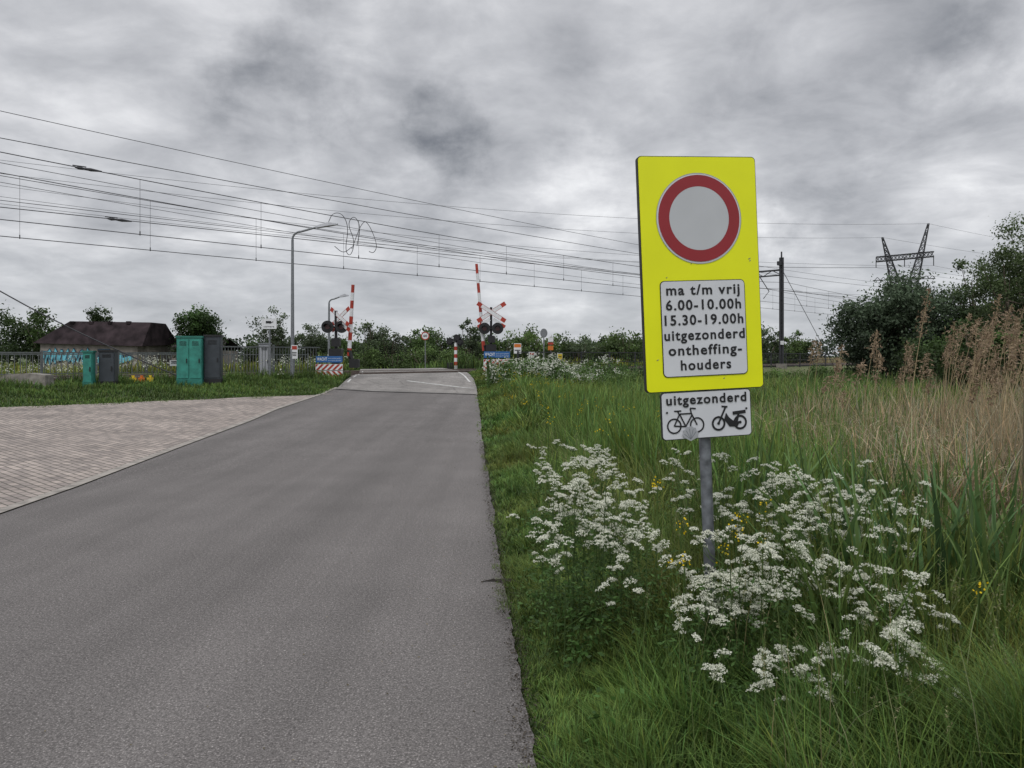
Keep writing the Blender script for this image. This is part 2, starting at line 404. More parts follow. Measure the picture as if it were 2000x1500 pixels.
def portal(x, y, name):
    mb = MB(); z0 = .5
    for dx, dy in ((0, 0), (-7.4, 7.4)):
        px, py = x+dx, y+dy
        mb.box((px, py, z0+4.3), (.1, .34, 8.7), 0, yaw=R(45)); mb.box((px, py, z0+4.3), (.34, .05, 8.7), 0, yaw=R(45))
        mb.box((px, py, z0+.25), (.6, .6, .5), 1, yaw=R(45))
    mb.box((x-3.7, y+3.7, z0+7.7), (10.6, .16, .12), 0, yaw=R(135)); mb.box((x-3.7, y+3.7, z0+7.3), (10.6, .12, .10), 0, yaw=R(135))
    for k in range(14):
        a = k/14; bb = (k+1)/14
        mb.tube([(x-7.4*a, y+7.4*a, z0+(7.7 if k % 2 else 7.3)), (x-7.4*bb, y+7.4*bb, z0+(7.3 if k % 2 else 7.7))], .03, 4, 0)
    mb.tube([(x, y, z0+8.6), (x, y, z0+9.1)], .06, 6, 0)
    mb.box((x-.1, y, z0+8.2), (.5, .3, .3), 0, yaw=R(45))
    for o in (1.8, 5.8):
        mb.tube([(x-o*.7, y+o*.7, z0+7.3), (x-o*.7+.9, y+o*.7+.5, z0+6.2), (x-o*.7+.3, y+o*.7, z0+5.6)], .035, 5, 0)
    mb.tube([(x+.1, y+.1, 8.2), (x+7, y+7, .7)], .025, 4, 0)
    mb.box((x-.02, y-.2, 2.6), (.3, .03, .3), 2, yaw=R(20))
    mb.build(name, [M_dark, M_conc, M_white], (x, y, 0))
portal(20.7, 58.2, 'catenary_mast'); portal(66, 103.5, 'catenary_mast')

# ---------------------------------------------------------------- fences
def fence(name, p0, p1, h, z0, mat_, bar=.13, rails=(.08, .95), post=2.2, br=.011, mesh=False):
    mb = MB(); p0 = np.array(p0, float); p1 = np.array(p1, float); L = np.linalg.norm(p1-p0); d = (p1-p0)/L
    yaw = math.atan2(d[1], d[0])
    for q in rails:
        c = (p0+p1)/2; mb.box((c[0], c[1], z0+h*q), (L, .04, .045), 0, yaw)
    for k in range(int(L/post)+1):
        p = p0+d*k*post; mb.box((p[0], p[1], z0+h*.48), (.07, .07, h*1.08), 0, yaw)
    if bar:
        for k in range(int(L/bar)):
            p = p0+d*(k+.5)*bar; mb.box((p[0], p[1], z0+h*.515), (br*1.6, br*1.6, h*.86), 0, yaw)
    return mb.build(name, [mat_], (p0[0], p0[1], z0))
fence('railing_fence', (-27, 11), (-10.8, 27.2), 1.05, .70, M_fence, bar=.16)
fence('railing_fence', (-10.65, 27.35), (-7.7, 30.3), 1.30, .70, M_fence, bar=.12)
fence('railing_fence', (.3, 38.3), (28, 66), 1.1, .72, M_dark, bar=.22, rails=(.08, .5, .97), post=2.5, br=.008)
fence('railing_fence', (-11.6, 43.1), (-24, 30.7), 1.0, .72, M_fence, bar=.3, br=.008)

# ---------------------------------------------------------------- trackside cabinets
def cabinet(name, x, y, w, d, h, m0, m1, doors=2, z=None, roof=True):
    mb = MB(); z = hz(x, y)-.05 if z is None else z; yaw = R(12)
    c, s = math.cos(yaw), math.sin(yaw)
    mb.box((x, y, z+h/2), (w, d, h), 0, yaw)
    mb.box((x, y, z+h+.03), (w+.06, d+.06, .06), 1, yaw)
    mb.box((x, y, z+.02), (w+.03, d+.03, .24), 1, yaw)
    for k in range(doors):
        u = (k+.5)/doors*w-w/2; dw = w/doors-.05
        px, py = x+u*c+(d/2+.012)*s, y+u*s-(d/2+.012)*c
        mb.box((px, py, z+h*.54), (dw, .025, h*.84), 0, yaw)
        mb.box((px+dw*.35*c+.02*s, py+dw*.35*s-.02*c, z+h*.5), (.03, .04, .14), 2, yaw)
        for g in range(4):
            mb.box((px+.018*s, py-.018*c, z+h*(.84+.025*g)), (dw*.6, .01, .012), 2, yaw)
    mb.build(name, [m0, m1, M_black], (x, y, z))
cabinet('utility_cabinet', -10.73, 25.3, .78, .45, 1.52, M_teal, M_teal2, 2, .68)
cabinet('utility_cabinet', -10.12, 25.7, .52, .45, 1.57, M_grey, M_black, 1, .68)
cabinet('utility_cabinet', -13.0, 23.3, .26, .3, 1.02, M_teal, M_teal2, 1, .68)
cabinet('utility_cabinet', -12.62, 23.7, .46, .35, 1.05, M_grey, M_black, 1, .68)
cabinet('utility_cabinet', -9.75, 29.9, .42, .4, 1.35, M_lgrey, M_galv, 1, .70)
mb = MB(); fr = Fr((-14.4, 22.3, .85), None, yaw=R(5))
mb.prism(fr, [(-.66, -.4), (.66, -.4), (.62, .18), (.1, .24), (-.5, .2), (-.64, .1)], -.5, 0, 0)
mb.build('concrete_block', [M_conc], (-14.4, 22.3, .88))
mb = MB()
for k, (a, m) in enumerate(((0, 0), (.25, 1), (.5, 0))):
    mb.box((-12.6+a, 25.2+a*.3, .80), (.2, .25, .14), m, R(20)); mb.tube([(-12.6+a, 25.2+a*.3, .86), (-12.6+a, 25.2+a*.3, .95)], .05, 8, m)
mb.build('track_equipment_box', [M_yel2, M_orange], (-12.6, 25.2, .8))

# ---------------------------------------------------------------- street lamps
def lamp(name, x, y, h, arm, z0=None, k_=1.0):
    mb = MB(); z0 = hz(x, y)-.05 if z0 is None else z0
    t = np.linspace(0, 1, 8)
    pts = [(x, y, z0), (x, y, z0+1.2), (x, y, z0+1.25), (x, y, z0+h-.45)]
    mb.tube(pts, np.array([.09, .085, .065, .045])*k_, 12, 0)
    q = [(x, y, z0+h-.45)]+[(x+.35*(1-math.cos(a*math.pi/2)), y-.05*a, z0+h-.45+.30*math.sin(a*math.pi/2)) for a in t[1:]]+[(x+arm*.6, y-.08, z0+h+.04)]
    mb.tube(q, .035*k_, 10, 0)
    a0 = arm*.52
    v = [];
    for k, (u, w, hh) in enumerate(((a0, .05, .05), (a0+.1, .10, .09), (arm*.8, .14, .13), (arm, .07, .04))):
        zz = z0+h-.03+(u-a0)*.16
        v += [(x+u, y-.08-w, zz), (x+u, y-.08+w, zz), (x+u, y-.08+w*.6, zz+hh*k_), (x+u, y-.08-w*.6, zz+hh*k_)]
    f = []
    for k in range(3):
        for j in range(4): f.append([k*4+j, k*4+(j+1) % 4, k*4+4+(j+1) % 4, k*4+4+j])
    mb.add(v, f, 1); mb.add(v, [[0, 1, 2, 3], [15, 14, 13, 12]], 1)
    mb.box((x, y-.075, z0+.95), (.1, .02, .4), 0)
    return mb.build(name, [M_galv, M_lgrey], (x, y, z0), smooth=False)
lamp('street_lamp', -8.4, 29.0, 5.85, 1.75, .65, 1.1)
lamp('street_lamp', -13.4, 55.5, 5.5, 1.45, .4, 1.5)

# ---------------------------------------------------------------- level crossing signals
def signal(name, x, y, z0, k, post, cross, cyaw, csz, discs, boomb, boomt, bx, yaw=0.0):
    mb = MB(); fr = Fr((x, y, z0), None, yaw=yaw)
    P = lambda u, v, n=0: fr.pts([(u, v, n)])[0]
    mb.tube([P(post, -.1, -.1), P(post, cross[1]+.25, -.1)], .06, 10, 0)
    mb.prism(fr, rrect(.5, .32, .02, 2)+np.array([post, -.04]), -.35, .15, 3)
    cf = Fr(P(cross[0], cross[1], .04), None, yaw=yaw+cyaw)
    for a, dn in ((33, 0), (-33, .03)):
        ca, sa = math.cos(R(a)), math.sin(R(a))
        segs = [(-1, -.70, 1), (-.70, .70, 2), (.70, 1, 1)]
        for (q0, q1, m) in segs:
            hw = .095*csz/.75
            pl = [(q0*csz, -hw), (q1*csz, -hw), (q1*csz, hw), (q0*csz, hw)]
            pl = [(u*ca-v*sa, u*sa+v*ca) for u, v in pl]
            mb.prism(cf, pl, dn-.01, dn+.01, m)
        for sg in (-1, 1):
            pl = [(-.70*csz, sg*hw*.97), (.70*csz, sg*hw*.97), (.70*csz, sg*hw*.84), (-.70*csz, sg*hw*.84)]
            pl = [(u*ca-v*sa, u*sa+v*ca) for u, v in pl]
            mb.add(cf.pts([(u, v, dn+.014) for u, v in pl]), [[0, 1, 2, 3]], 1)
    for sg in (-1, 1):
        a = R(-33*sg); ca, sa = math.cos(a), math.sin(a)
        for q0, q1, m in ((.12, .68, 2), (.68, .98, 1)):
            pl = [(sg*q0*csz, -.08), (sg*q1*csz, -.08), (sg*q1*csz, .08), (sg*q0*csz, .08)]
            pl = [(u*ca-v*sa, u*sa+v*ca-.36*csz) for u, v in pl]
            mb.prism(cf, pl, -.04, -.02, m)
    for (u, v, r) in discs:
        th = np.arange(24)*2*math.pi/24
        mb.prism(fr, np.c_[u+r*np.cos(th), v+r*np.sin(th)], .06, .08, 0)
        mb.tube([P(u, v, -.12), P(u, v, .06)], r*.6, 14, 0)
        mb.disc(fr, (u, v), r*.4, .085, 4, 20)
        h0 = [];
        for q in range(13):
            t = math.pi*q/12
            h0.append((u+r*.48*math.cos(t), v+r*.48*math.sin(t), .08)); h0.append((u+r*.48*math.cos(t), v+r*.48*math.sin(t), .30))
        mb.add(fr.pts(h0), [[2*q, 2*q+1, 2*q+3, 2*q+2] for q in range(12)], 0)
    mb.tube([P(discs[0][0], discs[0][1], -.08), P(discs[1][0], discs[1][1], -.08)], .04, 8, 0)
    mb.prism(fr, rrect(.5, .5, .04, 3)+np.array([post, boomb[1]+.05]), -.35, .08, 0)
    mb.prism(fr, rrect(.26, .75, .03, 3)+np.array([post, .5]), -.25, .0, 0)
    mb.prism(fr, rrect(.34, .34, .05, 3)+np.array([post+.02, boomb[1]+.55]), -.15, .1, 0)
    b0 = np.array(boomb); b1 = np.array(boomt); n = 9
    mb.tube([P(b0[0]+.1, b0[1]-.15, -.2), P(b0[0], b0[1]+.25, -.2)], .09, 8, 0)
    mb.prism(fr, rrect(.4, .35, .05, 3)+np.array([b0[0]+.22, b0[1]-.3]), -.3, -.1, 0)
    for q in range(n):
        a = b0+(b1-b0)*q/n; c = b0+(b1-b0)*(q+1)/n
        w = .085-.02*q/n
        mb.tube([P(a[0], a[1], -.2), P(c[0], c[1], -.2)], [w, w], 8, 1 if (n-1-q) % 2 == 0 else 2)
    f2 = Fr(P(bx, 0, .22), None, yaw=yaw)
    bw = 1.25*k
    mb.prism(f2, rrect(bw, .30*k, .02, 2)+np.array([0, .86*k]), -.03, 0, 5)
    put_text(mb, f2, 'WACHT', -bw*.27, .80*k, bw*.38, .15*k, .004, 2, .02)
    put_text(mb, f2, 'tot het rode licht gedoofd is', bw*.21, .88*k, bw*.5, .05*k, .004, 2, .0)
    put_text(mb, f2, 'er kan nog een trein komen', bw*.21, .78*k, bw*.5, .05*k, .004, 2, .0)
    striped(mb, f2, 0, .49*k, bw*1.03, .29*k, 5, .03, 2, 1, 1)
    striped(mb, f2, 0, .17*k, bw*1.03, .29*k, 5, .03, 2, 1, -1)
    for sg in (-1, 1):
        mb.prism(f2, rrect(.05, .95*k, .005, 1)+np.array([sg*bw*.38, .5*k]), -.08, -.035, 3)
    mb.build(name, [M_black, M_redp, M_white, M_dark, M_lens, M_blue], (x, y, z0))
signal('level_crossing_signal', -.74, 36.5, .80, 1.0, -.27, (-.25, 2.9), 0, .80,
       [(-.58, 2.12, .28), (.05, 2.12, .28)], (-.62, 1.05), (-.98, 5.25), 0.02)
signal('level_crossing_signal', -7.06, 30.3, .74, .84, 0.0, (.20, 2.42), R(-35), .62,
       [(-.30, 2.02, .25), (.26, 2.02, .25)], (.50, .85), (.66, 3.72), -.2)
mb = MB(); x, y, z0 = -3.65, 47.8, .75; fr = Fr((x, y, z0), None)
P = lambda u, v, n=0: fr.pts([(u, v, n)])[0]
for q in range(7):
    mb.tube([P(.1, q*.24), P(.1, (q+1)*.24)], .10, 10, 1 if q % 2 else 2)
mb.tube([P(.1, 1.68), P(.1, 2.2)], .05, 8, 0)
for (u, v) in ((-.25, 1.75), (.2, 1.95), (.35, 1.72)):
    th = np.arange(20)*2*math.pi/20
    mb.prism(fr, np.c_[u+.24*np.cos(th), v+.24*np.sin(th)], -.02, .0, 0); mb.tube([P(u, v, .0), P(u, v, .2)], .15, 12, 0)
mb.tube([P(-.25, 1.75, .1), P(.35, 1.75, .1)], .04, 6, 0)
mb.box((x-.25, y-.1, z0+.2), (.35, .3, .45), 0)
mb.build('crossing_light_signal', [M_black, M_redp, M_white], (x, y, z0))

def pole_sign(name, x, y, z0, h, kind):
    mb = MB(); fr = Fr((x, y, z0), None); P = lambda u, v, n=0: fr.pts([(u, v, n)])[0]
    mb.tube([P(0, 0, -.05), P(0, h, -.05)], .035, 8, 0)
    th = np.arange(32)*2*math.pi/32
    if kind == 'speed':
        mb.prism(fr, np.c_[.3*np.cos(th), h-.3+.3*np.sin(th)], 0, .02, 1); mb.ring(fr, (0, h-.3), .23, .3, .024, 2, 32)
        put_text(mb, fr, '60', 0, h-.38, .28, .17, .026, 3, .03)
    if kind == 'back':
        mb.prism(fr, np.c_[.24*np.cos(th), h-.25+.3*np.sin(th)], 0, .02, 0)
        mb.prism(fr, rrect(.1, .4, .01, 1)+np.array([0, h-.9]), 0, .02, 0)
    if kind == 'camera':
        mb.prism(fr, rrect(.56, .38, .02, 2)+np.array([0, h-.2]), 0, .02, 1)
        mb.prism(fr, rrect(.2, .09, .01, 2)+np.array([-.02, h-.14]), .02, .024, 3)
        mb.line(fr, (.02, h-.19), (.16, h-.12), .03, .025, 3)
        put_text(mb, fr, 'camera', 0, h-.33, .4, .06, .025, 3, .01)
    if kind == 'stop':
        mb.prism(fr, rrect(.36, .30, .01, 1)+np.array([0, h-.15]), 0, .02, 1)
        mb.prism(fr, rrect(.36, .14, .01, 1)+np.array([0, h-.42]), 0, .02, 2)
        mb.prism(fr, rrect(.36, .3, .01, 1)+np.array([0, h-.72]), 0, .02, 4)
    mb.build(name, [M_galv, M_white, M_redp, M_text, M_orange], (x, y, z0))
pole_sign('speed_limit_sign', -6.3, 55, .3, 3.05, 'speed')
pole_sign('traffic_sign', 2.1, 50, .6, 2.75, 'back')
pole_sign('camera_sign', -9.1, 28.4, .65, 2.35, 'camera')
pole_sign('information_sign', 2.6, 51, .6, 2.25, 'stop')
def flat_sign(name, x, y, z, w, h, rows, yaw=R(45)):
    mb = MB(); fr = Fr((x, y, z), None, yaw=yaw)
    mb.prism(fr, rrect(w, h, .01, 1), 0, .02, 0)
    for (v, hh, m, ww) in rows: mb.prism(fr, rrect(w*ww, hh, .005, 1)+np.array([0, v]), .02, .024, m)
    mb.build(name, [M_white, M_redp, M_text, M_yel2, M_orange], (x, y, z))
flat_sign('warning_plate', -8.3, 28.93, 1.75, .24, .52, [(.16, .14, 1, .8), (-.02, .03, 2, .7), (-.08, .03, 2, .7), (-.14, .03, 2, .6)], 0)
flat_sign('warning_plate', -11.7, 26.2, 1.35, .26, .2, [(.0, .03, 2, .7), (.05, .03, 2, .7)])
flat_sign('warning_plate', 1.0, 38.9, 1.62, .42, .36, [(.08, .1, 1, .7), (-.08, .04, 2, .7)])
flat_sign('warning_plate', 2.55, 40.5, 1.55, .4, .36, [(0, .3, 3, .9), (0, .05, 2, .6)])
mb = MB()
fr = Fr((.3, 41, 2.0), None)
mb.prism(fr, rrect(.4, .55, .01, 1), 0, .02, 0)
for (v, hh, m, ww) in [(.15, .18, 4, .9), (-.1, .05, 2, .8)]: mb.prism(fr, rrect(.4*ww, hh, .005, 1)+np.array([0, v]), .02, .024, m)
mb.tube([(.3, 41.04, .7), (.3, 41.04, 2.2)], .03, 8, 2)
mb.build('information_panel', [M_white, M_redp, M_text, M_yel2, M_orange], (.3, 41, .7))

# ---------------------------------------------------------------- main traffic sign
mb = MB()
fr = Fr((1.000, 4.0, 2.035), None, roll=R(2.4), yaw=R(11))
W, H = .665, 1.235
mb.prism(fr, rrect(W, H, .022), -.028, -.001, 0)
mb.prism(fr, rrect(W-.008, H-.008, .02), -.001, .002, 1)
for v in (-.4, .35):
    mb.prism(fr, rrect(.5, .04, .005, 1)+np.array([0, v]), -.05, -.029, 5)
cc = (-.003, .290)
mb.disc(fr, cc, .236, .0045, 2, 72); mb.ring(fr, cc, .236, .2395, .005, 6, 72)
mb.ring(fr, cc, .168, .2285, .0070, 3, 72); mb.disc(fr, cc, .1675, .0068, 7, 72)
wp = np.array([0.002, -.288])
mb.prism(fr, rrect(.478, .505, .025)+wp, .002, .006, 4)
mb.prism(fr, rrect(.470, .497, .022)+wp, .006, .0075, 2)
for s, w, k in (('ma t/m vrij', .415, 0), ('6.00-10.00h', .425, 1), ('15.30-19.00h', .445, 2), ('uitgezonderd', .455, 3), ('ontheffing-', .415, 4), ('houders', .285, 5)):
    put_text(mb, fr, s, .002, wp[1]+.178-k*.0790, w, .053, .010, 4, .024, 1.16)
sp = np.array([.002, -.745])
mb.prism(fr, rrect(.508, .250, .02)+sp, -.02, -.006, 0)
mb.prism(fr, rrect(.500, .242, .018)+sp, -.006, -.004, 2)
put_text(mb, fr, 'uitgezonderd', sp[0], sp[1]+.060, .455, .050, .0, 4, .026, 1.16)
n0 = -.001
bx, by = sp[0]-.125, sp[1]-.052
for u in (-.062, .066): mb.ring(fr, (bx+u, by), .033, .041, n0, 4, 32)
for a, c_ in (((-.062, 0), (-.03, .062)), ((-.030, .062), (.036, .062)), ((.036, .062), (.066, 0)), ((-.03, .062), (.002, -.005)),
             ((.002, -.005), (.040, .055)), ((-.062, 0), (.002, -.005)), ((-.034, .062), (-.04, .078)), ((-.060, .078), (-.02, .078)), ((.036, .062), (.030, .090)), ((.030, .090), (.062, .086))):
    mb.line(fr, (bx+a[0], by+a[1]), (bx+c_[0], by+c_[1]), .0075, n0+.0002, 4)
bx = sp[0]+.125
for u in (-.062, .062): mb.ring(fr, (bx+u, by), .028, .039, n0, 4, 32); mb.disc(fr, (bx+u, by), .008, n0, 4, 12)
mb.line(fr, (bx-.062, by), (bx-.018, by+.088), .010, n0+.0002, 4); mb.line(fr, (bx-.042, by+.09), (bx-.008, by+.086), .009, n0+.0004, 4)
mb.add(fr.pts([(bx-.03+a, by+b_, n0+.0006) for a, b_ in ((.0, .02), (.03, -.02), (.075, -.022), (.09, .002), (.05, .012), (.03, .028), (.012, .055))]), [[0, 1, 2, 3, 4, 5, 6]], 4)
mb.line(fr, (bx+.02, by+.05), (bx+.095, by+.056), .018, n0+.0008, 4); mb.line(fr, (bx+.04, by+.0), (bx+.055, by+.05), .012, n0+.001, 4)
mb.line(fr, (bx+.0, by), (bx+.062, by), .012, n0+.0012, 4)
th = np.linspace(R(200), R(-20), 14)
sx, sy = sp[0]-.10, sp[1]-.105
mb.prism(fr, [(sx+.045*math.cos(t)*(1 if k % 2 else .88), sy+.005+.045*math.sin(t)*(1 if k % 2 else .88)) for k, t in enumerate(th)]+[(sx, sy-.03)], .001, .004, 6)
for t in th[2:-2:2]: mb.line(fr, (sx, sy-.02), (sx+.036*math.cos(t), sy+.036*math.sin(t)), .0025, .0046, 5)
for u, v in ((-.225, .02), (.225, .02)): mb.disc(fr, (sp[0]+u, sp[1]+v), .006, .0, 4, 12)
for (u, v, l) in ((.27, .07, .012), (.275, .06, .008), (-.2, -.02, .006), (-.06, .05, .006), (.1, -.56, .008), (-.27, -.45, .01)):
    mb.line(fr, (u, v), (u+l, v+l*.5), .004, .0035, 5)
a = fr.pts([(.012, .5, -.065)])[0]; c_ = fr.pts([(.012, -2.2, -.065)])[0]
mb.tube([a, c_], .031, 20, 5)
sign = mb.build('traffic_sign', [M_black, M_yellow, M_plate, M_red, M_text, mat('pole_steel', (.14, .15, .165), .5, .5, 18, .4), M_lgrey, M_disc], (.995, 4.0, 0))

# ---------------------------------------------------------------- derelict building with graffiti
mb = MB(); x0, x1, yb, z0 = -37.6, -29.4, 60, .3
mb.box(((x0+x1)/2, yb+3, z0+1.05), (x1-x0-.5, 6, 2.5), 0)
e = .25; ez = z0+2.3; rz = z0+4.1
v = [(x0-.2, yb-.3, ez), (x1+e, yb-.3, ez-.25), (x1+e, yb+6.3, ez), (x0-.2, yb+6.3, ez), (x0+1.9, yb+1.2, rz), (x1+e, yb+1.2, rz-.1), (x1+e, yb+3.8, rz-.1), (x0+1.9, yb+3.8, rz)]
mb.add(v, [[0, 1, 5, 4], [1, 2, 6, 5], [2, 3, 7, 6], [3, 0, 4, 7], [4, 5, 6, 7], [3, 2, 1, 0]], 1)
for k in range(4):
    mb.box((x0+2.2+k*1.5, yb+1.1, rz-.12), (.3, .3, .22), 1)
mb.box((x0+5.3, yb-.02, z0+.95), (1.0, .06, 1.8), 3); mb.box((x0+6.9, yb-.02, z0+1.15), (1.1, .06, .8), 3)
fr = Fr((x0, yb-.06, z0), None)
for k in range(9):
    u = .7+k*.43; hgt = .95+.35*rng.random(); pts = []
    for q in range(10):
        t = q/10*2*math.pi; rr_ = 1+.35*math.sin(3*t+k)
        pts.append((u+.27*rr_*math.cos(t), 1.25+hgt*.5*rr_*math.sin(t)))
    mb.add(fr.pts([(p[0], p[1], .0+.003*k) for p in pts]), [list(range(10))], 3)
    mb.add(fr.pts([(u+(p[0]-u)*.8, 1.25+(p[1]-1.25)*.85, .03+.003*k) for p in pts]), [list(range(10))], 2)
    mb.line(fr, (u-.08, 1.0), (u+.1, 1.6), .07, .07, 3)
mb.line(fr, (4.4, .9), (6.8, 1.3), .45, .01, 2); mb.line(fr, (6.4, .8), (7.6, 1.2), .35, .012, 2)
mb.build('derelict_building', [M_wall, M_roof, M_graf, M_grafd], (x0, yb, z0))
mb = MB(); mb.box((-31, 75, 1.2), (6, 5, 1.8), 0)
mb.add([(-34.4, 72, 2.2), (-27.6, 72, 2.2), (-27.6, 78, 2.2), (-34.4, 78, 2.2), (-34, 75, 3.3), (-28, 75, 3.3)], [[0, 1, 5, 4], [2, 3, 4, 5]], 1)
mb.build('shed', [M_wall, M_roof], (-31, 75, 0))

# ---------------------------------------------------------------- pylon
def pylon():
    mb = MB(); ox, oy = 129.5, 250
    ang = R(-20); ca, sa = math.cos(ang), math.sin(ang)
    def L(a, b, r=.12): mb.tube([a, b], r*1.0, 4, 0, caps=False)
    def W_(u, w, z): return (ox+u*ca-w*sa, oy+u*sa+w*ca, z)
    def truss(A, B, a, b, n):
        prev = None
        for k in range(n+1):
            t = k/n; u = A[0]+(B[0]-A[0])*t; z = A[1]+(B[1]-A[1])*t; h = a+(b-a)*t
            cr = [W_(u-h, -h, z), W_(u+h, -h, z), W_(u+h, h, z), W_(u-h, h, z)]
            if prev:
                for q in range(4):
                    L(prev[q], cr[q], .16); L(prev[q], cr[(q+1) % 4], .09); L(prev[(q+1) % 4], cr[q], .09); L(cr[q], cr[(q+1) % 4], .08)
            prev = cr
    truss((0, 0), (0, 24), 4.5, 2.4, 7)
    truss((-2.2, 24), (-6.6, 41), 1.5, .2, 9); truss((2.2, 24), (7.0, 44.8), 1.5, .2, 9)
    w = 8.5
    for k in range(16):
        u0 = -w+2*w*k/16; u1 = -w+2*w*(k+1)/16; zz = 34.2+.06*u0
        for ww in (-.8, .8):
            L(W_(u0, ww, zz+.9), W_(u1, ww, zz+.9), .14); L(W_(u0, ww, zz-.7), W_(u1, ww, zz-.7), .14)
            L(W_(u0, ww, zz-.7), W_(u1, ww, zz+.9), .1); L(W_(u0, ww, zz+.9), W_(u1, ww, zz-.7), .1)
    for u in (-8.5, 0, 8.5):
        L(W_(u, 0, 34.3), W_(u, 0, 31), .15)
    for k in range(10):
        u0 = -9+1.8*k; L(W_(u0, 0, 26.8), W_(u0+1.8, 0, 26.8), .14); L(W_(u0, 0, 26.8), W_(u0+.9, 0, 27.8), .09); L(W_(u0+.9, 0, 27.8), W_(u0+1.8, 0, 26.8), .09)
    mb.build('electricity_pylon', [M_dark], (ox, oy, 0))
    mb = MB(); t = np.linspace(0, 1, 40)
    for (u, z, zl, dz) in ((-6.6, 41, 33, 0), (7.0, 44.8, 37, 0), (-8.5, 31, 30, 0), (0, 31, 29, 0), (8.5, 31, 34, 0)):
        A = np.array(W_(u, 0, z)); B = np.array((-150, 120+u, zl+6)); C = np.array((420, 360+u, z-3))
        for (p, q, sg) in ((A, B, 6), (A, C, 6)):
            pt = p+(q-p)*t[:, None]; pt[:, 2] -= sg*4*t*(1-t)
            mb.tube(pt, .035, 4, 0, caps=False)
    mb.build('power_lines', [M_dark])
pylon()

# ---------------------------------------------------------------- vegetation helpers
def blades(mb, P, H, W, lean, c0, c1, segs=3, m=0, droop=.15, vary=.25, az=None, zs=None):
    n = len(P); t = np.linspace(0, 1, segs+1)
    az = rng.uniform(0, 2*math.pi, n) if az is None else az
    sd = az+math.pi/2+rng.normal(0, .5, n)
    H = np.broadcast_to(H, (n,)); W = np.broadcast_to(W, (n,)); lean = np.broadcast_to(lean, (n,))
    d = np.stack([np.cos(az), np.sin(az), 0*az], -1); s = np.stack([np.cos(sd), np.sin(sd), 0*sd], -1)
    c = P[:, None]+np.array([0, 0, 1])*(H[:, None]*(t-droop*t**2*np.clip(lean*2, 0, 2)[:, None]))[..., None]+d[:, None]*(H*lean)[:, None, None]*(t**2)[None, :, None]
    w = W[:, None]*.5*np.maximum((1-t**2.0), .06)[None]*(.65+.7*np.minimum(t*2.5, 1))[None]
    V = np.stack([c-s[:, None]*w[..., None], c+s[:, None]*w[..., None]], 2)
    b = (np.arange(n)*(segs+1)*2)[:, None]; k = np.arange(segs)[None]*2
    F = np.stack([b+k, b+k+1, b+k+3, b+k+2], -1).reshape(-1, 4)
    g = (1+rng.normal(0, vary, n)).clip(.4, 1.8)
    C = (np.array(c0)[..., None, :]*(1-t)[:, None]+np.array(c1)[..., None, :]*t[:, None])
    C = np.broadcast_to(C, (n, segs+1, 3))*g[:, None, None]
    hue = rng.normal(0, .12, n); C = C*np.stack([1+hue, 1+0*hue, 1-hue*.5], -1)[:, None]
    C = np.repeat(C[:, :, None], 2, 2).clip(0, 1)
    mb.add(V.reshape(-1, 3), F, m, C.reshape(-1, 3))

def leaves(mb, C, size, col, m=0, flat=0.0, asp=.55):
    n = len(C); a = rng.normal(size=(n, 3)); a[:, 2] *= (1-flat); a /= np.linalg.norm(a, axis=1)[:, None]
    b = rng.normal(size=(n, 3)); b[:, 2] *= (1-flat); b -= a*(a*b).sum(1)[:, None]; b /= np.linalg.norm(b, axis=1)[:, None]
    size = np.broadcast_to(size, (n,))[:, None]*.5
    V = np.stack([C-a*size, C-b*size*asp, C+a*size, C+b*size*asp], 1)
    F = np.arange(n*4).reshape(n, 4)
    mb.add(V.reshape(-1, 3), F, m, np.repeat(np.broadcast_to(col, (n, 3)), 4, 0))

def scatter(n, x0, x1, y0, y1, off=True):
    y = rng.uniform(y0, y1, n); x = rng.uniform(x0, x1, n)
    if off: x = x+right_edge(y)
    return x, y

G0 = np.array([.012, .027, .006]); G1 = np.array([.125, .200, .044])  # root colour darkened to paint in the shade deep between blades; tips lighter
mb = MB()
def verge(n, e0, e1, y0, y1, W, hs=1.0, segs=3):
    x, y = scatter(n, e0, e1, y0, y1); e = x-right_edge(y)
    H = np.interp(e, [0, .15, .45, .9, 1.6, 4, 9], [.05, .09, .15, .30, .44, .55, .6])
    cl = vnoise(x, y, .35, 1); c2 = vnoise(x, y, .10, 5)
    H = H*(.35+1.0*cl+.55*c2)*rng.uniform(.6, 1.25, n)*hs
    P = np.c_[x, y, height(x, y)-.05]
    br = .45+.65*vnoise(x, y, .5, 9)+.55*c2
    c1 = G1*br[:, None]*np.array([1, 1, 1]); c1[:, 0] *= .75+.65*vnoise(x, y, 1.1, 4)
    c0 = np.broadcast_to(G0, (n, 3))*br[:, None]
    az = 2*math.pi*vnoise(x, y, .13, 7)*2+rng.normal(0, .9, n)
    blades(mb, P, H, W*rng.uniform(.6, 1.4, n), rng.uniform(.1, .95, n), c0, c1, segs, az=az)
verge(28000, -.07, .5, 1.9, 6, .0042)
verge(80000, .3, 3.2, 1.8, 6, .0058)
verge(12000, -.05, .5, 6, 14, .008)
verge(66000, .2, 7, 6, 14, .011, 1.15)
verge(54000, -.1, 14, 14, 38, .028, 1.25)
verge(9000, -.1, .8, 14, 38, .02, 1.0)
x, y = scatter(900, .8, 3.5, 2.4, 9); blades(mb, np.c_[x, y, height(x, y)], rng.uniform(.3, .75, 900), .0035, rng.uniform(.1, .6, 900), (.16, .15, .07), (.30, .27, .14))
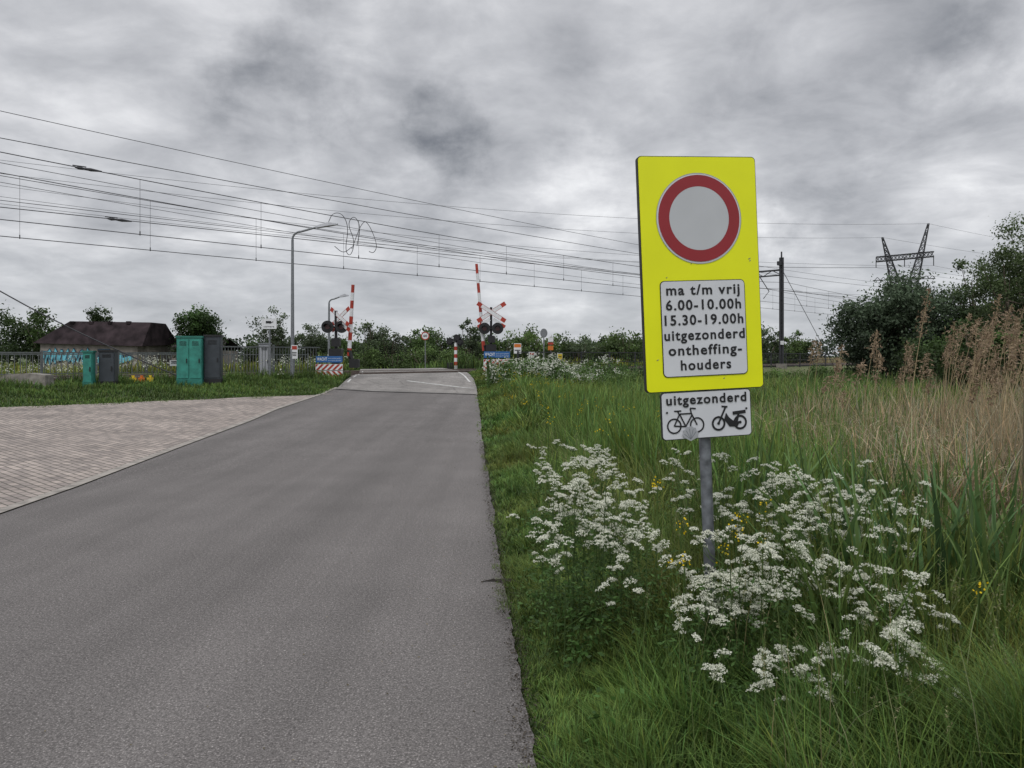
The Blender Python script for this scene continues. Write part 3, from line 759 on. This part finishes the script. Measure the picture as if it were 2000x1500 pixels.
for _ in range(420):
    e = rng.uniform(.5, 3.6); yy = rng.uniform(2.3, 9); xx = right_edge(yy)+e; h = rng.uniform(.45, .85); ln = rng.uniform(-.12, .12)
    zz = hz(xx, yy); mb.tube([(xx, yy, zz), (xx+ln*.4, yy, zz+h*.6), (xx+ln, yy, zz+h)], [.0016, .0013, .001], 3, 0, (.13, .17, .06), caps=False)
    n = 14; q = rng.uniform(.84, 1.0, n); leaves(mb, np.c_[xx+ln*q, yy+0*q, zz+h*q]+rng.normal(0, .005, (n, 3)), .014, np.array([.20, .20, .10])*rng.uniform(.7, 1.2, (n, 1)), asp=.35)
for _ in range(560):
    e = rng.uniform(.25, 3.0); yy = rng.uniform(2.2, 7); xx = right_edge(yy)+e
    if vnoise(xx, yy, .6, 15) < .45: continue
    n = 26; hh = rng.uniform(.1, .42)*min(1, .4+e); C = np.array([xx, yy, hz(xx, yy)])+np.c_[rng.normal(0, .045, n), rng.normal(0, .045, n), rng.uniform(.1, 1, n)*hh]
    leaves(mb, C, rng.uniform(.025, .05, n), np.array([.05, .105, .024])*rng.uniform(.5, 1.7, (n, 1)), 0, flat=.45, asp=.5)
mb.build('roadside_grass', [M_leaf])

mb = MB(); n = 9000; y = rng.uniform(1.9, 14, n); x = right_edge(y)+rng.normal(.0, .035, n)-np.abs(rng.normal(0, .02, n))*(vnoise(y, y, .8, 3) > .5)
P = np.c_[x, y, height(x, y)+.003+rng.uniform(0, .006, n)]
leaves(mb, P, rng.uniform(.004, .016, n), np.array([.055, .045, .032])*rng.uniform(.3, 1.8, (n, 1)), 0, flat=.85, asp=.5)
n = 420; y = rng.uniform(2, 16, n); x = right_edge(y)-np.abs(rng.normal(0, .8, n)); x = np.maximum(x, left_edge(y))
leaves(mb, np.c_[x, y, height(x, y)+.004], rng.uniform(.006, .018, n), np.array([.12, .10, .06])*rng.uniform(.3, 2.2, (n, 1)), 0, flat=.9, asp=.5)
for k in range(9):
    mb.tube([(-.22+.02*k, 5.35+.01*k, .005), (-.15+.02*k, 5.38+.02*math.sin(k*2), .01), (-.08+.018*k, 5.33+.02*math.cos(k*3), .006)], [.003, .004, .002], 4, 0, (.03, .025, .02))
mb.build('roadside_debris', [M_leaf])

mb = MB(); n = 66000
t = rng.uniform(-34, -1.5, n); s = rng.uniform(-7.1, -1.2, n)
x = t*D[0]+s*Nn[0]; y = 40+t*D[1]+s*Nn[1]
k = (x < left_edge(y)-.05); x, y, s = x[k], y[k], s[k]; n = len(x)
H = np.interp(s, [-7, -6.4, -3, -2], [.05, .10, .16, .3])*(.4+1.2*vnoise(x, y, .5, 2))*rng.uniform(.6, 1.3, n)
br = .6+.8*vnoise(x, y, .7, 3)
blades(mb, np.c_[x, y, height(x, y)-.04], H, .022, rng.uniform(.1, .7, n), G0[None]*br[:, None]*1.8, G1[None]*br[:, None]*np.array([.9, .88, .9]), 2)
mb.build('embankment_grass', [M_leaf])

mb = MB(); n = 70000
x = rng.uniform(-60, 30, n); y = rng.uniform(36, 95, n); s = S_(x, y)
k = (s > 7.5) & ~((x > left_edge(y)-.3) & (x < right_edge(y)+.3) & (y < 60)); x, y = x[k], y[k]; n = len(x)
br = .5+.9*vnoise(x, y, 3, 3); yl = (vnoise(x, y, 4, 8) > .6)[:, None]
c1 = np.where(yl, np.array([.26, .28, .05]), G1*1.05)*br[:, None]
blades(mb, np.c_[x, y, height(x, y)-.04], rng.uniform(.3, .9, n)*(.5+vnoise(x, y, 2, 6)), .06, rng.uniform(.1, .5, n), G0[None]*br[:, None], c1, 2)
mb.build('meadow_grass', [M_leaf])

mb = MB()
def reeds(n, e0, e1, y0, y1, h0, h1, w, c0, c1, lean=.35, thr=.35):
    x, y = scatter(n, e0, e1, y0, y1)
    k = vnoise(x, y, .8, 11) > thr; x, y = x[k], y[k]; n = len(x)
    blades(mb, np.c_[x, y, height(x, y)-.05], rng.uniform(h0, h1, n), w*rng.uniform(.5, 1.3, n), rng.uniform(.03, lean, n), c0, c1, 5, vary=.28, droop=.25)
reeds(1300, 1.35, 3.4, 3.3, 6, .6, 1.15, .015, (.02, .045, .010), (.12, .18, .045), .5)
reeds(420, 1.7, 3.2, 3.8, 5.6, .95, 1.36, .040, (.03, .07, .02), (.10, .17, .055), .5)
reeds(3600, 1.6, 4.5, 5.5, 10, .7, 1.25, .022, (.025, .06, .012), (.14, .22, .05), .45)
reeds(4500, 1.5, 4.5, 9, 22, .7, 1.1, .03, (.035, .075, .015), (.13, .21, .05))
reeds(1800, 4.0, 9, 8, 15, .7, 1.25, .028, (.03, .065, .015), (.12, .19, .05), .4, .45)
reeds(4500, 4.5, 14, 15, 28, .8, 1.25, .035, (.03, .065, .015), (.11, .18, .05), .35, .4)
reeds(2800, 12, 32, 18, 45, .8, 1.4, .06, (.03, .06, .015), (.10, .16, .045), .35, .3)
mb.build('green_reeds', [M_leaf])

mb = MB()
def dry(n, x0, x1, y0, y1, h0, h1, w, thr=.25):
    x, y = scatter(n, x0, x1, y0, y1, False)
    k = (vnoise(x, y, 1.2, 21) > thr) & (x > 2.75+.13*(y-5)) ; x, y = x[k], y[k]; n = len(x)
    br = .5+.85*vnoise(x, y, .9, 31)
    h = rng.uniform(h0, h1, n)*(.65+.6*vnoise(x, y, 1.5, 41))*np.interp(x/y, [.3, .5, .75], [.72, .9, 1.22])
    blades(mb, np.c_[x, y, height(x, y)-.05], h, w*rng.uniform(.5, 1.5, n), rng.uniform(.02, .5, n), np.array([.14, .105, .058])*br[:, None], np.array([.36, .295, .19])*br[:, None], 4, vary=.3)
dry(8200, 2.8, 9, 5, 11, .8, 1.6, .0085, .28)
dry(7000, 3.6, 14, 10, 16, .9, 1.5, .014, .33)
dry(3500, 8, 16, 14, 22, .9, 1.5, .018, .5)
dry(3000, 6, 30, 22, 40, .8, 1.3, .03, .55)
x, y = scatter(6500, 3.0, 8, 5, 11, False); n = len(x)
blades(mb, np.c_[x, y, height(x, y)+rng.uniform(.2, .8, n)], rng.uniform(.2, .55, n), .009, rng.uniform(.5, 1.8, n), (.24, .18, .105), (.44, .36, .24), 4, droop=.3)
def plume(x, y, h, lean, az, k=1.0):
    z0 = hz(x, y); t = np.linspace(0, 1, 9)
    pts = np.c_[x+lean*h*t**2*math.cos(az), y+lean*h*t**2*math.sin(az), z0+h*t*(1-.04*lean)]
    mb.tube(pts, np.linspace(.005, .0025, 9)*k, 4, 0, (.33, .26, .15), caps=False)
    n = 90; q = rng.uniform(.86, 1.0, n); c = np.c_[[np.interp(q, t, pts[:, a]) for a in range(3)]].T
    wd = .035*np.sin((q-.86)/.14*math.pi*.85+.25)
    c += rng.normal(size=(n, 3))*wd[:, None]*k
    leaves(mb, c, .045*k, np.array([.26, .19, .125])*rng.uniform(.6, 1.3, (n, 1)), asp=.3)
for _ in range(120):
    y = rng.uniform(6, 13); r = rng.choice([rng.uniform(.56, .74), rng.uniform(.38, .74)], p=[.7, .3]); x = y*r
    plume(x, y, rng.uniform(1.55, 2.4)*(1 if r > .56 else .85), rng.uniform(.03, .3), rng.uniform(-.6, .8))
for (px, py, h) in ((4.25, 8.2, 2.55), (4.45, 8.6, 2.35), (3.35, 8.9, 1.95), (4.9, 8.0, 2.45), (4.7, 7.5, 2.3), (5.1, 8, 2.2), (3.2, 7.8, 1.85), (4.2, 9.2, 2.1)):
    plume(px, py, h, .12, .2)
mb.build('dry_reeds', [M_leaf])

# ---------------------------------------------------------------- cow parsley
mb = MB()
fl_c = []; st = []
def umbel(c, Rr, scale=1.0, petals=14):
    k = int(rng.integers(8, 13))
    th = np.arange(k)*2.399+rng.uniform(0, 6); rr = Rr*np.sqrt((np.arange(k)+.4)/k)
    tilt = rng.normal(0, .35, 2)
    C = np.c_[c[0]+rr*np.cos(th), c[1]+rr*np.sin(th), c[2]+.25*Rr-(rr**2)/Rr*.45+rr*np.cos(th)*tilt[0]+rr*np.sin(th)*tilt[1]+rng.normal(0, .08*Rr, k)]
    base = np.array(c)-np.array([0, 0, Rr*.9])
    V = []; 
    for q in C:
        d = .0009*scale
        V += [base+[d, 0, 0], base-[d, 0, 0], q-[d, 0, 0], q+[d, 0, 0]]
    mb.add(np.array(V), np.arange(len(V)).reshape(-1, 4), 0, (.08, .13, .035))
    P = np.repeat(C, petals, 0); n = len(P)
    a = rng.uniform(0, 6.28, n); r = .0105*scale*np.sqrt(rng.random(n))
    P = P+np.c_[r*np.cos(a), r*np.sin(a), .004*scale-(r**2)*50/scale+rng.normal(0, .002, n)]
    fl_c.append((P, .0066*scale))
def parsley(x, y, h, nb, spread, scale=1.0, petals=14):
    z0 = hz(x, y)-.03; az = rng.uniform(0, 6.28); ln = rng.uniform(0, .16)
    t = np.linspace(0, 1, 6)
    top = np.array([x+ln*h*math.cos(az), y+ln*h*math.sin(az), z0+h])
    main = np.c_[x+(top[0]-x)*t**1.5, y+(top[1]-y)*t**1.5, z0+h*t]
    mb.tube(main, np.linspace(.004, .0018, 6)*scale, 5, 0, (.06, .10, .03), caps=False)
    umbel(top+np.array([0, 0, .01]), rng.uniform(.028, .042)*scale, scale, petals)
    for q in range(nb):
        f = rng.uniform(.35, .9); b0 = np.array([np.interp(f, t, main[:, a]) for a in range(3)])
        a = rng.uniform(0, 6.28); l = spread*rng.uniform(.5, 1.0)*(1.15-f*.5)
        tip = b0+np.array([l*math.cos(a), l*math.sin(a), h*(1-f)*rng.uniform(.35, .95)+.02])
        mid = (b0+tip)/2+np.array([l*.12*math.cos(a), l*.12*math.sin(a), -.02])
        mb.tube([b0, mid, tip], [.0022*scale, .0017*scale, .0013*scale], 4, 0, (.07, .12, .03), caps=False)
        umbel(tip, rng.uniform(.022, .040)*scale, scale, petals)
        if rng.random() < .55:
            a2 = a+rng.uniform(-1, 1); tip2 = mid+np.array([l*.6*math.cos(a2), l*.6*math.sin(a2), rng.uniform(.03, .13)])
            mb.tube([mid, tip2], [.0015*scale, .0012*scale], 3, 0, (.07, .12, .03), caps=False); umbel(tip2, rng.uniform(.016, .028)*scale, scale, petals)
    n = int(170/scale); f = rng.uniform(.05, .75, n); a = rng.integers(0, 7, n)*.9+az; l = rng.uniform(.02, .22, n)
    C = np.c_[x+l*np.cos(a)+rng.normal(0, .02, n), y+l*np.sin(a)+rng.normal(0, .02, n), z0+h*(np.round(f*6)/6)+l*.25+rng.normal(0, .012, n)]
    leaves(mb, C, rng.uniform(.02, .04, n)*scale, np.array([.055, .11, .026])*rng.uniform(.5, 1.4, (n, 1)), flat=.5, asp=.35)
def wide(n, x0, x1, y0, y1, h0, h1, nb, sp_):
    # stratified positions so the drift covers its patch evenly
    for q in range(n): parsley(x0+(x1-x0)*(q+rng.random())/n, rng.uniform(y0, y1), rng.uniform(h0, h1), nb, sp_)
wide(22, .16, .72, 3.8, 4.6, .55, 1.0, 5, .22)
wide(22, 1.15, 2.15, 3.9, 4.7, .66, 1.07, 5, .22)
wide(20, .95, 1.90, 3.3, 3.95, .46, .84, 5, .20)
wide(9, .78, 1.2, 3.35, 3.75, .42, .64, 5, .15)
wide(7, 1.2, 1.8, 2.95, 3.3, .34, .54, 4, .14)
wide(4, .85, 1.25, 3.0, 3.3, .28, .42, 3, .10)
wide(8, .15, 1.4, 5, 7.5, .7, .9, 5, .18)
for (P, sz) in fl_c:
    leaves(mb, P, sz*rng.uniform(.8, 1.3, len(P)), np.array([.76, .77, .66])*rng.uniform(.82, 1.08, (len(P), 1)), 1, flat=.55, asp=.9)
mb.build('cow_parsley', [M_leaf, M_flower])

mb = MB()
n = 620; x = rng.normal(1.8, 1.5, n).clip(-.9, 5); y = 29+x*.9+rng.uniform(0, 5, n); H = rng.uniform(.3, 1.2, n)*(.5+.8*vnoise(x, y, 1.0, 3))
for a, b_, h in zip(x, y, H):
    z0 = hz(a, b_); k = 16; C = np.array([a, b_, z0+h])+rng.normal(0, 1, (k, 3))*np.array([.09, .09, .045])
    leaves(mb, C, .07, np.array([.7, .72, .62])*rng.uniform(.7, 1.05, (k, 1)), 1, flat=.5, asp=.8)
n = 15000; x = rng.normal(2.2, 2.0, n).clip(-.9, 7); y = 29+x*.9+rng.uniform(-.4, 5.5, n)
leaves(mb, np.c_[x, y, height(x, y)+rng.uniform(0, 1.1, n)*(.5+.8*vnoise(x, y, 1.0, 3))], .15, np.array([.065, .12, .03])*rng.uniform(.4, 1.4, (n, 1)), 0, asp=.4)
for (xc, yc, n) in ((-15, 28.5, 120), (-20, 36, 160), (-9.5, 41, 120)):
    for _ in range(n):
        a = xc+rng.normal(0, 3); b_ = yc+rng.normal(0, 1.2)
        if S_(a, b_) > -1 and S_(a, b_) < 7.2: continue
        if a > left_edge(b_)-.4: continue
        C = np.array([a, b_, hz(a, b_)+rng.uniform(.3, .8)])+rng.normal(0, 1, (8, 3))*.08
        leaves(mb, C, .07, np.array([.6, .62, .52])*rng.uniform(.7, 1.0, (8, 1)), 1, flat=.5, asp=.8)
mb.build('cow_parsley', [M_leaf, M_flower], (2, 31, .5))

mb = MB()
def yflow(x, y, h, k=1.0, n=14):
    z0 = hz(x, y); mb.tube([(x, y, z0), (x+.02, y, z0+h)], .0025*k, 4, 0, (.07, .12, .03), caps=False)
    C = np.array([x+.02, y, z0+h])+rng.normal(0, 1, (n, 3))*np.array([.018, .018, .022])*k
    leaves(mb, C, .012*k, np.array([.72, .52, .01])*rng.uniform(.8, 1.1, (n, 1)), 1, asp=.9)
for (x, y, h) in ((.75, 4.0, .92), (1.28, 3.9, .83), (1.12, 3.85, .70), (1.1, 3.7, .80), (.83, 3.8, .76), (.8, 3.6, .62), (.80, 3.9, .53), (1.95, 3.2, .62), (1.14, 3.5, .74), (.98, 3.6, .68)):
    yflow(x, y, h)
for _ in range(90):
    y = rng.uniform(9, 30); yflow(right_edge(y)+rng.uniform(.6, 3.0), y, rng.uniform(.5, .9), 1.8, 7)
mb.build('yellow_wildflowers', [M_leaf, M_flower])

# ---------------------------------------------------------------- trees and bushes
def crown(mb, c, rad, nclump, nleaf, leaf, col, crad=.28, seed=0, sparse=0.0):
    c = np.array(c, float); rad = np.array(rad, float)
    u = rng.normal(size=(nclump, 3)); u /= np.linalg.norm(u, axis=1)[:, None]
    r = rng.uniform(.2, 1.05, nclump)**.6
    K = c+u*r[:, None]*rad
    for q in range(nclump):
        cr = crad*rad.mean()*rng.uniform(.5, 1.3)
        d = rng.normal(size=(nleaf, 3))*.5*cr*np.array([1, 1, .75])
        P = K[q]+d
        b = (.72+.40*(K[q][2]-c[2])/rad[2])*rng.uniform(.55, 1.4)*(1+.35*(d[:, 2]/cr))  # top light and lower shade of crown and clumps painted into leaf colour
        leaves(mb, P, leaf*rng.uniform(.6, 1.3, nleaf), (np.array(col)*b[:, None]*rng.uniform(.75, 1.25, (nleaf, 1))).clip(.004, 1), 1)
    return K
def tree(name, x, y, h, w, col, nclump=60, nleaf=70, leaf=.14, crad=.3, trunk=.3, lowf=.25, z0=None):
    mb = MB(); z0 = hz(x, y)-.1 if z0 is None else z0
    cz = z0+h*(1+lowf)/2; rz = h*(1-lowf)/2
    mb.tube([(x, y, z0), (x+.1, y, z0+h*.4), (x-.05, y+.1, z0+h*.85)], [trunk*.5, trunk*.36, trunk*.1], 8, 0)
    K = crown(mb, (x, y, cz), (w/2, w/2, rz), nclump, nleaf, leaf, col, crad)
    for q in K[::3]:
        f = rng.uniform(.25, .7); a = np.array([x, y, z0+h*f]); mb.tube([a, (a+q)/2+np.array([0, 0, -.1]), q], [trunk*.18, trunk*.1, trunk*.04], 5, 0)
    return mb.build(name, [M_bark, M_leaf], (x, y, z0))
GD = (.038, .064, .019); GM = (.058, .098, .027); GL = (.09, .14, .042); GS = (.072, .10, .05)
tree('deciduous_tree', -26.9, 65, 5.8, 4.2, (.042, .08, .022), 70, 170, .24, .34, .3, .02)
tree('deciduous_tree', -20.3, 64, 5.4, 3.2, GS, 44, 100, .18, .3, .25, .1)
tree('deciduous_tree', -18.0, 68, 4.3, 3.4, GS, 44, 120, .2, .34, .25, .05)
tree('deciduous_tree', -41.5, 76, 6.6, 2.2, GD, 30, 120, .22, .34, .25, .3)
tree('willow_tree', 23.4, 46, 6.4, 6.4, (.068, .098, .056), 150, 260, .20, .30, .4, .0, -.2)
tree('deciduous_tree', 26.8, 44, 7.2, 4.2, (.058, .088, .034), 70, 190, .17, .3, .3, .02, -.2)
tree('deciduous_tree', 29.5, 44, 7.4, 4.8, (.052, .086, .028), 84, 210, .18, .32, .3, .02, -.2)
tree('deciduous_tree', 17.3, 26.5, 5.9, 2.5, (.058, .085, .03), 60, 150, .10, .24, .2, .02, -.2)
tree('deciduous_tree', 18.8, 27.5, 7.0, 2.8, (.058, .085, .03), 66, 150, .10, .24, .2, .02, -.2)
def bushes(name, items, n, leaf, seed=0, nl=90):
    mb = MB()
    for (x, y, h, w, col) in items:
        z0 = hz(x, y)-.1
        crown(mb, (x, y, z0+h*.45), (w/2, w/2*.8, h*.55), n, nl, leaf, col, .36)
        for _ in range(5):
            a = rng.uniform(-.3, .3, 2)*w; mb.tube([(x, y, z0), (x+a[0], y+a[1], z0+h*.8)], [.05, .02], 4, 0)
    return mb.build(name, [M_bark, M_leaf], (items[0][0], items[0][1], 0))
it = []
for x in np.arange(-16, 13, 1.3):
    y = 70+rng.uniform(-4, 8); it.append((x, y, rng.uniform(2.7, 4.0), rng.uniform(2.8, 4.4), [GM, GL, GS][int(rng.integers(3))]))
it += [(-12.4, 66, 4.8, 3.4, GS), (-11, 68, 4.4, 3.4, GS), (-3.9, 68, 4.9, 2.4, GS), (-7.6, 70, 4.2, 3.4, GM)]
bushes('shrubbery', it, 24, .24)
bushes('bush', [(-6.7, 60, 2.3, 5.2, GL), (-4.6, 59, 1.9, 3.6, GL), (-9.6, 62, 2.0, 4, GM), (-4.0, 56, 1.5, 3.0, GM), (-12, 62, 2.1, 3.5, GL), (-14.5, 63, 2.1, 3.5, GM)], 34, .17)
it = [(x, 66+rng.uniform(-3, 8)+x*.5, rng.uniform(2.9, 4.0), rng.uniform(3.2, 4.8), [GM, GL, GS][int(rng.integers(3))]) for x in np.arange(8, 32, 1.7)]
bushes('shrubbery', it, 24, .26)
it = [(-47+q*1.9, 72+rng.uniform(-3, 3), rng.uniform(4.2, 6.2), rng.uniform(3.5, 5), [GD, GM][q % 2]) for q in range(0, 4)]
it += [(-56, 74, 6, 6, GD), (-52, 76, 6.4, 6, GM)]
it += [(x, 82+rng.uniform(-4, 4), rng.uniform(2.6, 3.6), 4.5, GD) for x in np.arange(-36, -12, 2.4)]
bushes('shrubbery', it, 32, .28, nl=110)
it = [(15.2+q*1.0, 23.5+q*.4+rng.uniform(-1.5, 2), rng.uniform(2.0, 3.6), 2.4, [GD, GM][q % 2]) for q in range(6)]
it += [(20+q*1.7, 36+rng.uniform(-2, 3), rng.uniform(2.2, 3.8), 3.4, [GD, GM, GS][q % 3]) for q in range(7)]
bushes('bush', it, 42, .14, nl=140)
it = [(3.5+q*1.5, 33+q*1.25+rng.uniform(-1, 1), rng.uniform(.9, 1.3), 2.6, [GM, GL][q % 2]) for q in range(13)]
bushes('bush', it, 26, .13)
mb = MB(); n = 26000
x = rng.uniform(-420, 520, n); hgt = 4+7*vnoise(x, x*0, 25, 2)+3*vnoise(x, x*0, 6, 3)
z = rng.random(n)*hgt; y = 400+rng.uniform(0, 25, n)+.0*x
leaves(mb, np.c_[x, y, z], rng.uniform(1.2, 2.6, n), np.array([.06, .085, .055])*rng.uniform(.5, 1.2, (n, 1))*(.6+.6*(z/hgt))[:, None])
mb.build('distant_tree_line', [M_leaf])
mb = MB(); n = 14000; x = rng.uniform(14, 90, n); y = rng.uniform(85, 120, n)+x*.5
blades(mb, np.c_[x, y, height(x, y)], rng.uniform(.8, 1.3, n), .12, rng.uniform(.05, .3, n), (.17, .14, .07), (.3, .25, .14), 2)
mb.build('reed_field', [M_leaf])

# ---------------------------------------------------------------- sky
SUN_EL, SUN_AZ = 52, 205
w = bpy.data.worlds.new('World'); scene.world = w; w.use_nodes = True
nt = w.node_tree; nt.nodes.clear(); N = nt.nodes.new; Lk = nt.links.new
out = N('ShaderNodeOutputWorld'); sky = N('ShaderNodeTexSky'); sky.sky_type = 'NISHITA'; sky.sun_disc = False
sky.sun_elevation = R(SUN_EL); sky.sun_rotation = R(SUN_AZ)
bg1 = N('ShaderNodeBackground'); bg1.inputs[1].default_value = .10; Lk(sky.outputs[0], bg1.inputs[0])
tc = N('ShaderNodeTexCoord'); sep = N('ShaderNodeSeparateXYZ'); Lk(tc.outputs['Generated'], sep.inputs[0])
def math_(op, a, b=None, clampv=False):
    m = N('ShaderNodeMath'); m.operation = op; m.use_clamp = clampv
    for k, v in enumerate((a, b)):
        if v is None: continue
        if isinstance(v, (int, float)): m.inputs[k].default_value = v
        else: Lk(v, m.inputs[k])
    return m.outputs[0]
zc = math_('ADD', math_('MAXIMUM', sep.outputs[2], 0.0), .24)
u = math_('DIVIDE', sep.outputs[0], zc); v = math_('DIVIDE', sep.outputs[1], zc)
cb = N('ShaderNodeCombineXYZ'); Lk(u, cb.inputs[0]); Lk(v, cb.inputs[1])
def noise(vec, sc, det, ro, dist=0.0, off=0.0):
    n = N('ShaderNodeTexNoise'); n.inputs['Scale'].default_value = sc; n.inputs['Detail'].default_value = det
    n.inputs['Roughness'].default_value = ro; n.inputs['Distortion'].default_value = dist
    mp = N('ShaderNodeMapping'); mp.inputs['Location'].default_value = (off, off*.7, 0); Lk(vec, mp.inputs[0]); Lk(mp.outputs[0], n.inputs['Vector'])
    return n
nA = noise(cb.outputs[0], 1.6, 10, .55, .3, 3.1); nB = noise(cb.outputs[0], 4.2, 9, .58, .3, 8.7)
f = math_('ADD', math_('MULTIPLY', nA.outputs[0], 1.05), math_('MULTIPLY', nB.outputs[0], .75))
f = math_('SUBTRACT', f, .315)
wd = noise(tc.outputs['Generated'], 6.5, 8, .62, 0, 1.0)
ws = N('ShaderNodeVectorMath'); ws.operation = 'SUBTRACT'; Lk(wd.outputs['Color'], ws.inputs[0]); ws.inputs[1].default_value = (.5, .5, .5)
wk = N('ShaderNodeVectorMath'); wk.operation = 'SCALE'; Lk(ws.outputs[0], wk.inputs[0]); wk.inputs['Scale'].default_value = .24
wa = N('ShaderNodeVectorMath'); wa.operation = 'ADD'; Lk(tc.outputs['Generated'], wa.inputs[0]); Lk(wk.outputs[0], wa.inputs[1])
for (px, py, rad, amp) in ((560, 130, .11, -.34), (870, 285, .075, -.30), (800, 110, .12, -.14), (1420, 230, .14, -.12), (1700, 60, .2, -.10), (1050, 60, .2, -.05), (660, 250, .12, .14), (300, 60, .2, .05),
                           (1130, 370, .10, .24), (1520, 450, .06, .26), (1960, 110, .09, .30), (1050, 560, .14, .14), (600, 400, .12, .10), (150, 330, .3, .06), (1850, 380, .12, .10), (1080, 600, .08, .12), (330, 560, .15, -.08)):
    d = Vector(((px-1000)/1480, 1, (695-py)/1480)).normalized()
    vd = N('ShaderNodeVectorMath'); vd.operation = 'DISTANCE'; Lk(wa.outputs[0], vd.inputs[0]); vd.inputs[1].default_value = d
    mr = N('ShaderNodeMapRange'); mr.interpolation_type = 'SMOOTHSTEP'; Lk(vd.outputs['Value'], mr.inputs[0])
    mr.inputs[1].default_value = 0; mr.inputs[2].default_value = rad; mr.inputs[3].default_value = amp; mr.inputs[4].default_value = 0
    f = math_('ADD', f, mr.outputs[0])
ramp = N('ShaderNodeValToRGB'); e = ramp.color_ramp.elements
e[0].position = .15; e[0].color = (.20, .21, .235, 1); e[1].position = .98; e[1].color = (.97, .975, .99, 1)
for p, c in ((.34, (.35, .36, .385)), (.48, (.46, .468, .495)), (.62, (.57, .578, .605)), (.78, (.73, .735, .76))):
    k = e.new(p); k.color = (*c, 1)
Lk(f, ramp.inputs[0])
hzr = N('ShaderNodeMapRange'); Lk(sep.outputs[2], hzr.inputs[0]); hzr.inputs[1].default_value = 0; hzr.inputs[2].default_value = .15; hzr.inputs[3].default_value = .6; hzr.inputs[4].default_value = 0
hm = N('ShaderNodeMix'); hm.data_type = 'RGBA'; Lk(hzr.outputs[0], hm.inputs[0]); Lk(ramp.outputs[0], hm.inputs[6]); hm.inputs[7].default_value = (.56, .59, .64, 1)
zr = N('ShaderNodeMapRange'); zr.interpolation_type = 'SMOOTHSTEP'; Lk(sep.outputs[2], zr.inputs[0]); zr.inputs[1].default_value = .42; zr.inputs[2].default_value = .9; zr.inputs[3].default_value = 1; zr.inputs[4].default_value = 2.2
br = N('ShaderNodeMapRange'); Lk(sep.outputs[1], br.inputs[0]); br.inputs[1].default_value = .2; br.inputs[2].default_value = -.8; br.inputs[3].default_value = 1; br.inputs[4].default_value = 1.5
bg2 = N('ShaderNodeBackground'); Lk(hm.outputs[2], bg2.inputs[0]); Lk(math_('MULTIPLY', zr.outputs[0], br.outputs[0]), bg2.inputs[1])
ms = N('ShaderNodeMixShader'); ms.inputs[0].default_value = .94
Lk(bg1.outputs[0], ms.inputs[1]); Lk(bg2.outputs[0], ms.inputs[2]); Lk(ms.outputs[0], out.inputs[0])

sl = bpy.data.lights.new('sun', 'SUN'); sl.energy = 1.15; sl.angle = R(20); sl.color = (1, .97, .93)
so = bpy.data.objects.new('sun', sl); so.rotation_euler = (R(90-SUN_EL), 0, R(-25)); scene.collection.objects.link(so)

cam = bpy.data.cameras.new('camera'); cam.sensor_width = 36; cam.lens = 36*1480/2000; cam.shift_y = -.0275
cam.clip_start = .05; cam.clip_end = 6000
co = bpy.data.objects.new('camera', cam); co.location = (0, 0, 1.6); co.rotation_euler = (R(90), 0, 0); scene.collection.objects.link(co)
scene.camera = co
